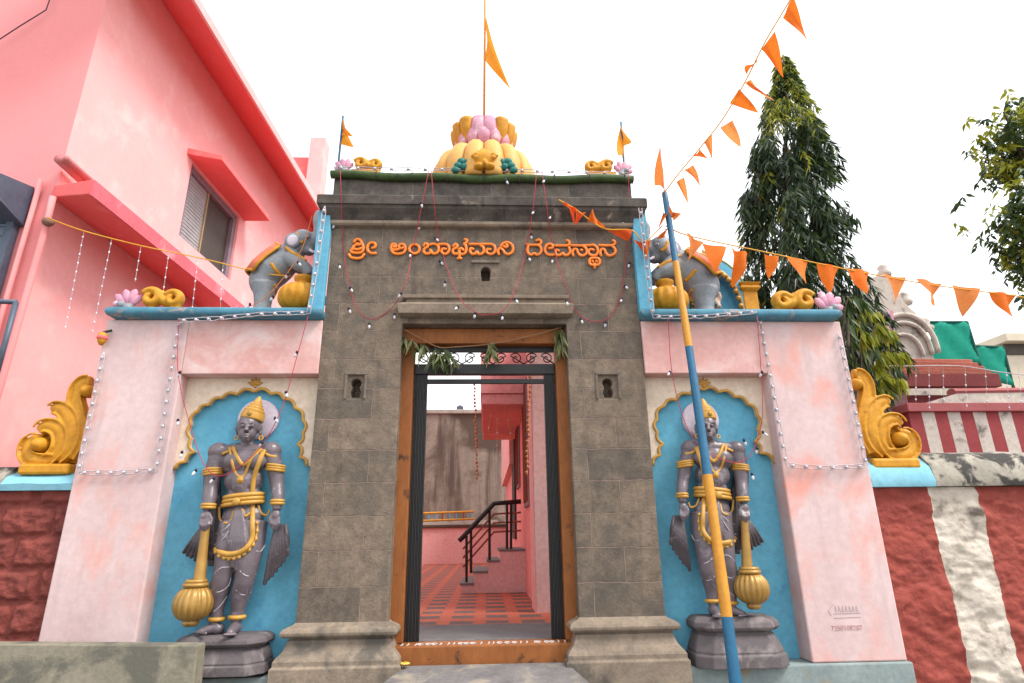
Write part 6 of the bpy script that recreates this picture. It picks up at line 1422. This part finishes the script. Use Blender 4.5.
def led_strip(label, pts, Y, spacing=0.092):
    pl = [P(x, y, Y) for x, y in pts]; a = pl[0]; t = thing('white_light_strip', label, 'string lights', tuple(a), 'white modular light strips')
    d_all = []
    for i in range(len(pl) - 1):
        n_ = max(1, int((pl[i + 1] - pl[i]).length / spacing))
        for k in range(n_): d_all.append((pl[i].lerp(pl[i + 1], (k + 0.5) / n_), (pl[i + 1] - pl[i]).normalized()))
    for off in (-0.014, 0.016):
        b = B(); w = []
        for i in range(len(pl) - 1):
            d = (pl[i + 1] - pl[i]).normalized(); nrm = V((-d.z, 0, d.x))
            for k in range(9): w.append(pl[i].lerp(pl[i + 1], k / 9) + nrm * off + V((0, -0.004 + random.uniform(-0.004, 0.004), random.uniform(-0.004, 0.004))))
        w.append(pl[-1]); b.tube(w, 0.0038, 6); b.build('wire', WIRE_W, t, smooth=True)
    for p, d in d_all:
        b = B(); d = (d + V((random.uniform(-.15, .15), random.uniform(-.1, .1), random.uniform(-.15, .15)))).normalized(); b.tube([p - d * 0.016, p + d * 0.016], 0.0095, 8); o = b.build('module', WIRE_W, t, smooth=True, auto=40)
        b = B(); b.ell(p + V((0, -0.012, 0)), 0.0105, nu=8, nv=6); b.build('bulb', BULB, o, smooth=True)
    return t
YLS = 4.855
led_strip('white light strip framing the upper face of the left pink pier', [(180, 320), (168, 396), (157, 470), (118, 472.5), (79, 472.5), (92, 410), (104, 352)], YLS)
led_strip('white light strip framing the upper face of the right pink pier', [(759, 318), (773, 392), (786, 465), (826, 468), (866, 466), (852, 396), (838, 332)], YLS)
led_strip('white light strip along the left coping and up the blue fin', [(178, 321), (215, 319), (255, 314.5), (309, 313), (318, 258), (325, 206)], 4.76, 0.10)
led_strip('white light strip along the right coping and down the blue fin', [(640, 208), (646, 262), (653, 317), (700, 317), (757, 312)], 4.76, 0.10)
led_strip('thin white light strip lying along the green roof roll', [(333, 168), (400, 169.5), (484, 170), (560, 172), (631, 174)], 4.86, 0.14)
# yellow cord with drop strands before the salmon building
yd = lambda x, y: 5.05
dt = thing('drop_light_curtain', 'sagging yellow cord with white drop light strands before the salmon wall', 'string lights', tuple(P(64, 222, 5.05)))
b = B(); b.tube(smooth_path([P(x, y, 5.05) for x, y in [(48, 218), (84, 231), (142, 246), (200, 258), (262, 273), (290, 276)]], 5), 0.0055, 6); b.build('cord', WIRE_Y, dt, smooth=True)
for (x, y, x2, y2) in ((84, 231, 65, 330), (112, 238, 92, 334), (141, 246, 135, 282), (169, 252, 162, 300), (198, 258, 192, 310), (223, 264, 220, 312)):
    b = B(); a, c = P(x, y, 5.05), P(x2, y2, 5.05); b.tube([a, c], 0.0018, 5); st_ = b.build('strand', WIRE_W, dt); n_ = int((a - c).length / 0.085)
    for k in range(n_):
        b = B(); b.ell(a.lerp(c, (k + 0.7) / n_), (0.007, 0.007, 0.012), nu=7, nv=5); b.build('bulb', BULB, st_, smooth=True)
# drop strands in front of the red roofed hut
d2 = thing('drop_light_curtain', 'white drop light strands hanging before the red roofed hut', 'string lights', tuple(P(930, 372, 7.0)))
b = B(); b.tube(smooth_path([P(x, y, 7.0) for x, y in [(872, 366), (910, 366), (960, 366), (1000, 372), (1050, 378)]], 5), 0.006, 6); b.build('cord', WIRE_W, d2, smooth=True)
for (x, y2) in ((881, 384), (916, 402), (929, 410), (943, 402), (965, 408), (985, 404), (1006, 410), (1018, 404)):
    b = B(); a, c = P(x, 367, 7.0), P(x + (x - 920) * 0.04, y2, 7.0); b.tube([a, c], 0.002, 5); st_ = b.build('strand', WIRE_W, d2); n_ = max(2, int((a - c).length / 0.13))
    for k in range(n_):
        b = B(); b.ell(a.lerp(c, (k + 0.8) / n_), (0.010, 0.010, 0.015), nu=7, nv=5); b.build('bulb', BULB, st_, smooth=True)
# small coloured lamp on the outer corner of the left pier
lp = thing('corner_lamp', 'small yellow and red lamp fixed to the outer corner of the left pier', 'lamp', tuple(P(102, 340, 4.84)))
c = P(102, 339, 4.82)
b = B(); b.lathe(c + V((0, 0, -0.055)), [(0.012, 0), (0.030, 0.03), (0.036, 0.06), (0.034, 0.10), (0.018, 0.112)], 12); b.build('shade', YELLOW, lp, smooth=True)
b = B(); b.lathe(c + V((0.0, 0, -0.035)), [(0.035, 0.03), (0.041, 0.035), (0.041, 0.055), (0.037, 0.06)], 12); b.build('band', REDP, lp, smooth=True)
b = B(); b.tube([c + V((0, 0, 0.06)), c + V((0.04, 0.04, 0.09))], 0.012, 6); b.build('bracket', BLACK, lp)

# ================================================================== LEAF GARLAND OVER THE DOOR, FLOWER
YGL = 4.965
lg2 = thing('leaf_garland', 'string of drying green leaf bunches sagging across the orange door lintel', 'garland', tuple(P(480, 348, YGL)))
cp = smooth_path([P(x, y, YGL) for x, y in [(402, 328), (420, 338), (438, 347), (455, 347), (490, 344), (530, 336), (562, 327)]], 6)
b = B(); b.tube(cp, 0.005, 6); b.build('cord', mat('jute_cord', (0.36, 0.2, 0.10), None, 9, 0.9), lg2, smooth=True)
for (x, y, n_, L_, sp) in ((405, 336, 10, 0.17, 0.5), (410, 340, 6, 0.16, 0.5), (421, 345, 9, 0.16, 0.35), (436, 352, 14, 0.19, 0.7), (446, 352, 14, 0.18, 0.8), (453, 358, 7, 0.12, 0.9), (491, 345, 8, 0.10, 0.9), (490, 352, 10, 0.13, 0.5), (559, 330, 12, 0.20, 0.35), (560, 340, 10, 0.20, 0.35)):
    c = P(x, y, YGL - 0.01); pts = np.array([np.array(c) + np.random.normal(0, 0.016, 3) for _ in range(n_)]); dirs = np.array([[random.gauss(0, sp), random.gauss(-0.15, 0.2), -1.0] for _ in range(n_)])
    v, f = leaf_quads(pts, dirs, np.random.uniform(0.7, 1.15, n_) * L_, np.random.uniform(0.014, 0.021, n_), 0.3)
    leaf_mesh('leaf_bunch', v, f, [LEAF_DRY, LEAF_M], (np.random.rand(n_) < 0.3).astype(int), lg2)
fw_ = PZ(405, 665, 0.25); t = thing('offered_flower', 'single yellow flower lying on the grey step by the threshold', 'flower', tuple(fw_))
b = B(); b.ell(fw_ + V((0, 0, 0.012)), (0.014, 0.014, 0.012)); b.build('heart', YELLOW, t, smooth=True)
for k in range(7):
    a = k * 0.9; b = B(); b.ell(fw_ + V((0.022 * math.cos(a), 0.022 * math.sin(a), 0.010)), (0.015, 0.011, 0.007), nu=8, nv=6); b.build('petal', mat('pale_yellow_petal', (0.8, 0.6, 0.12), None, 30, 0.8), t, smooth=True)
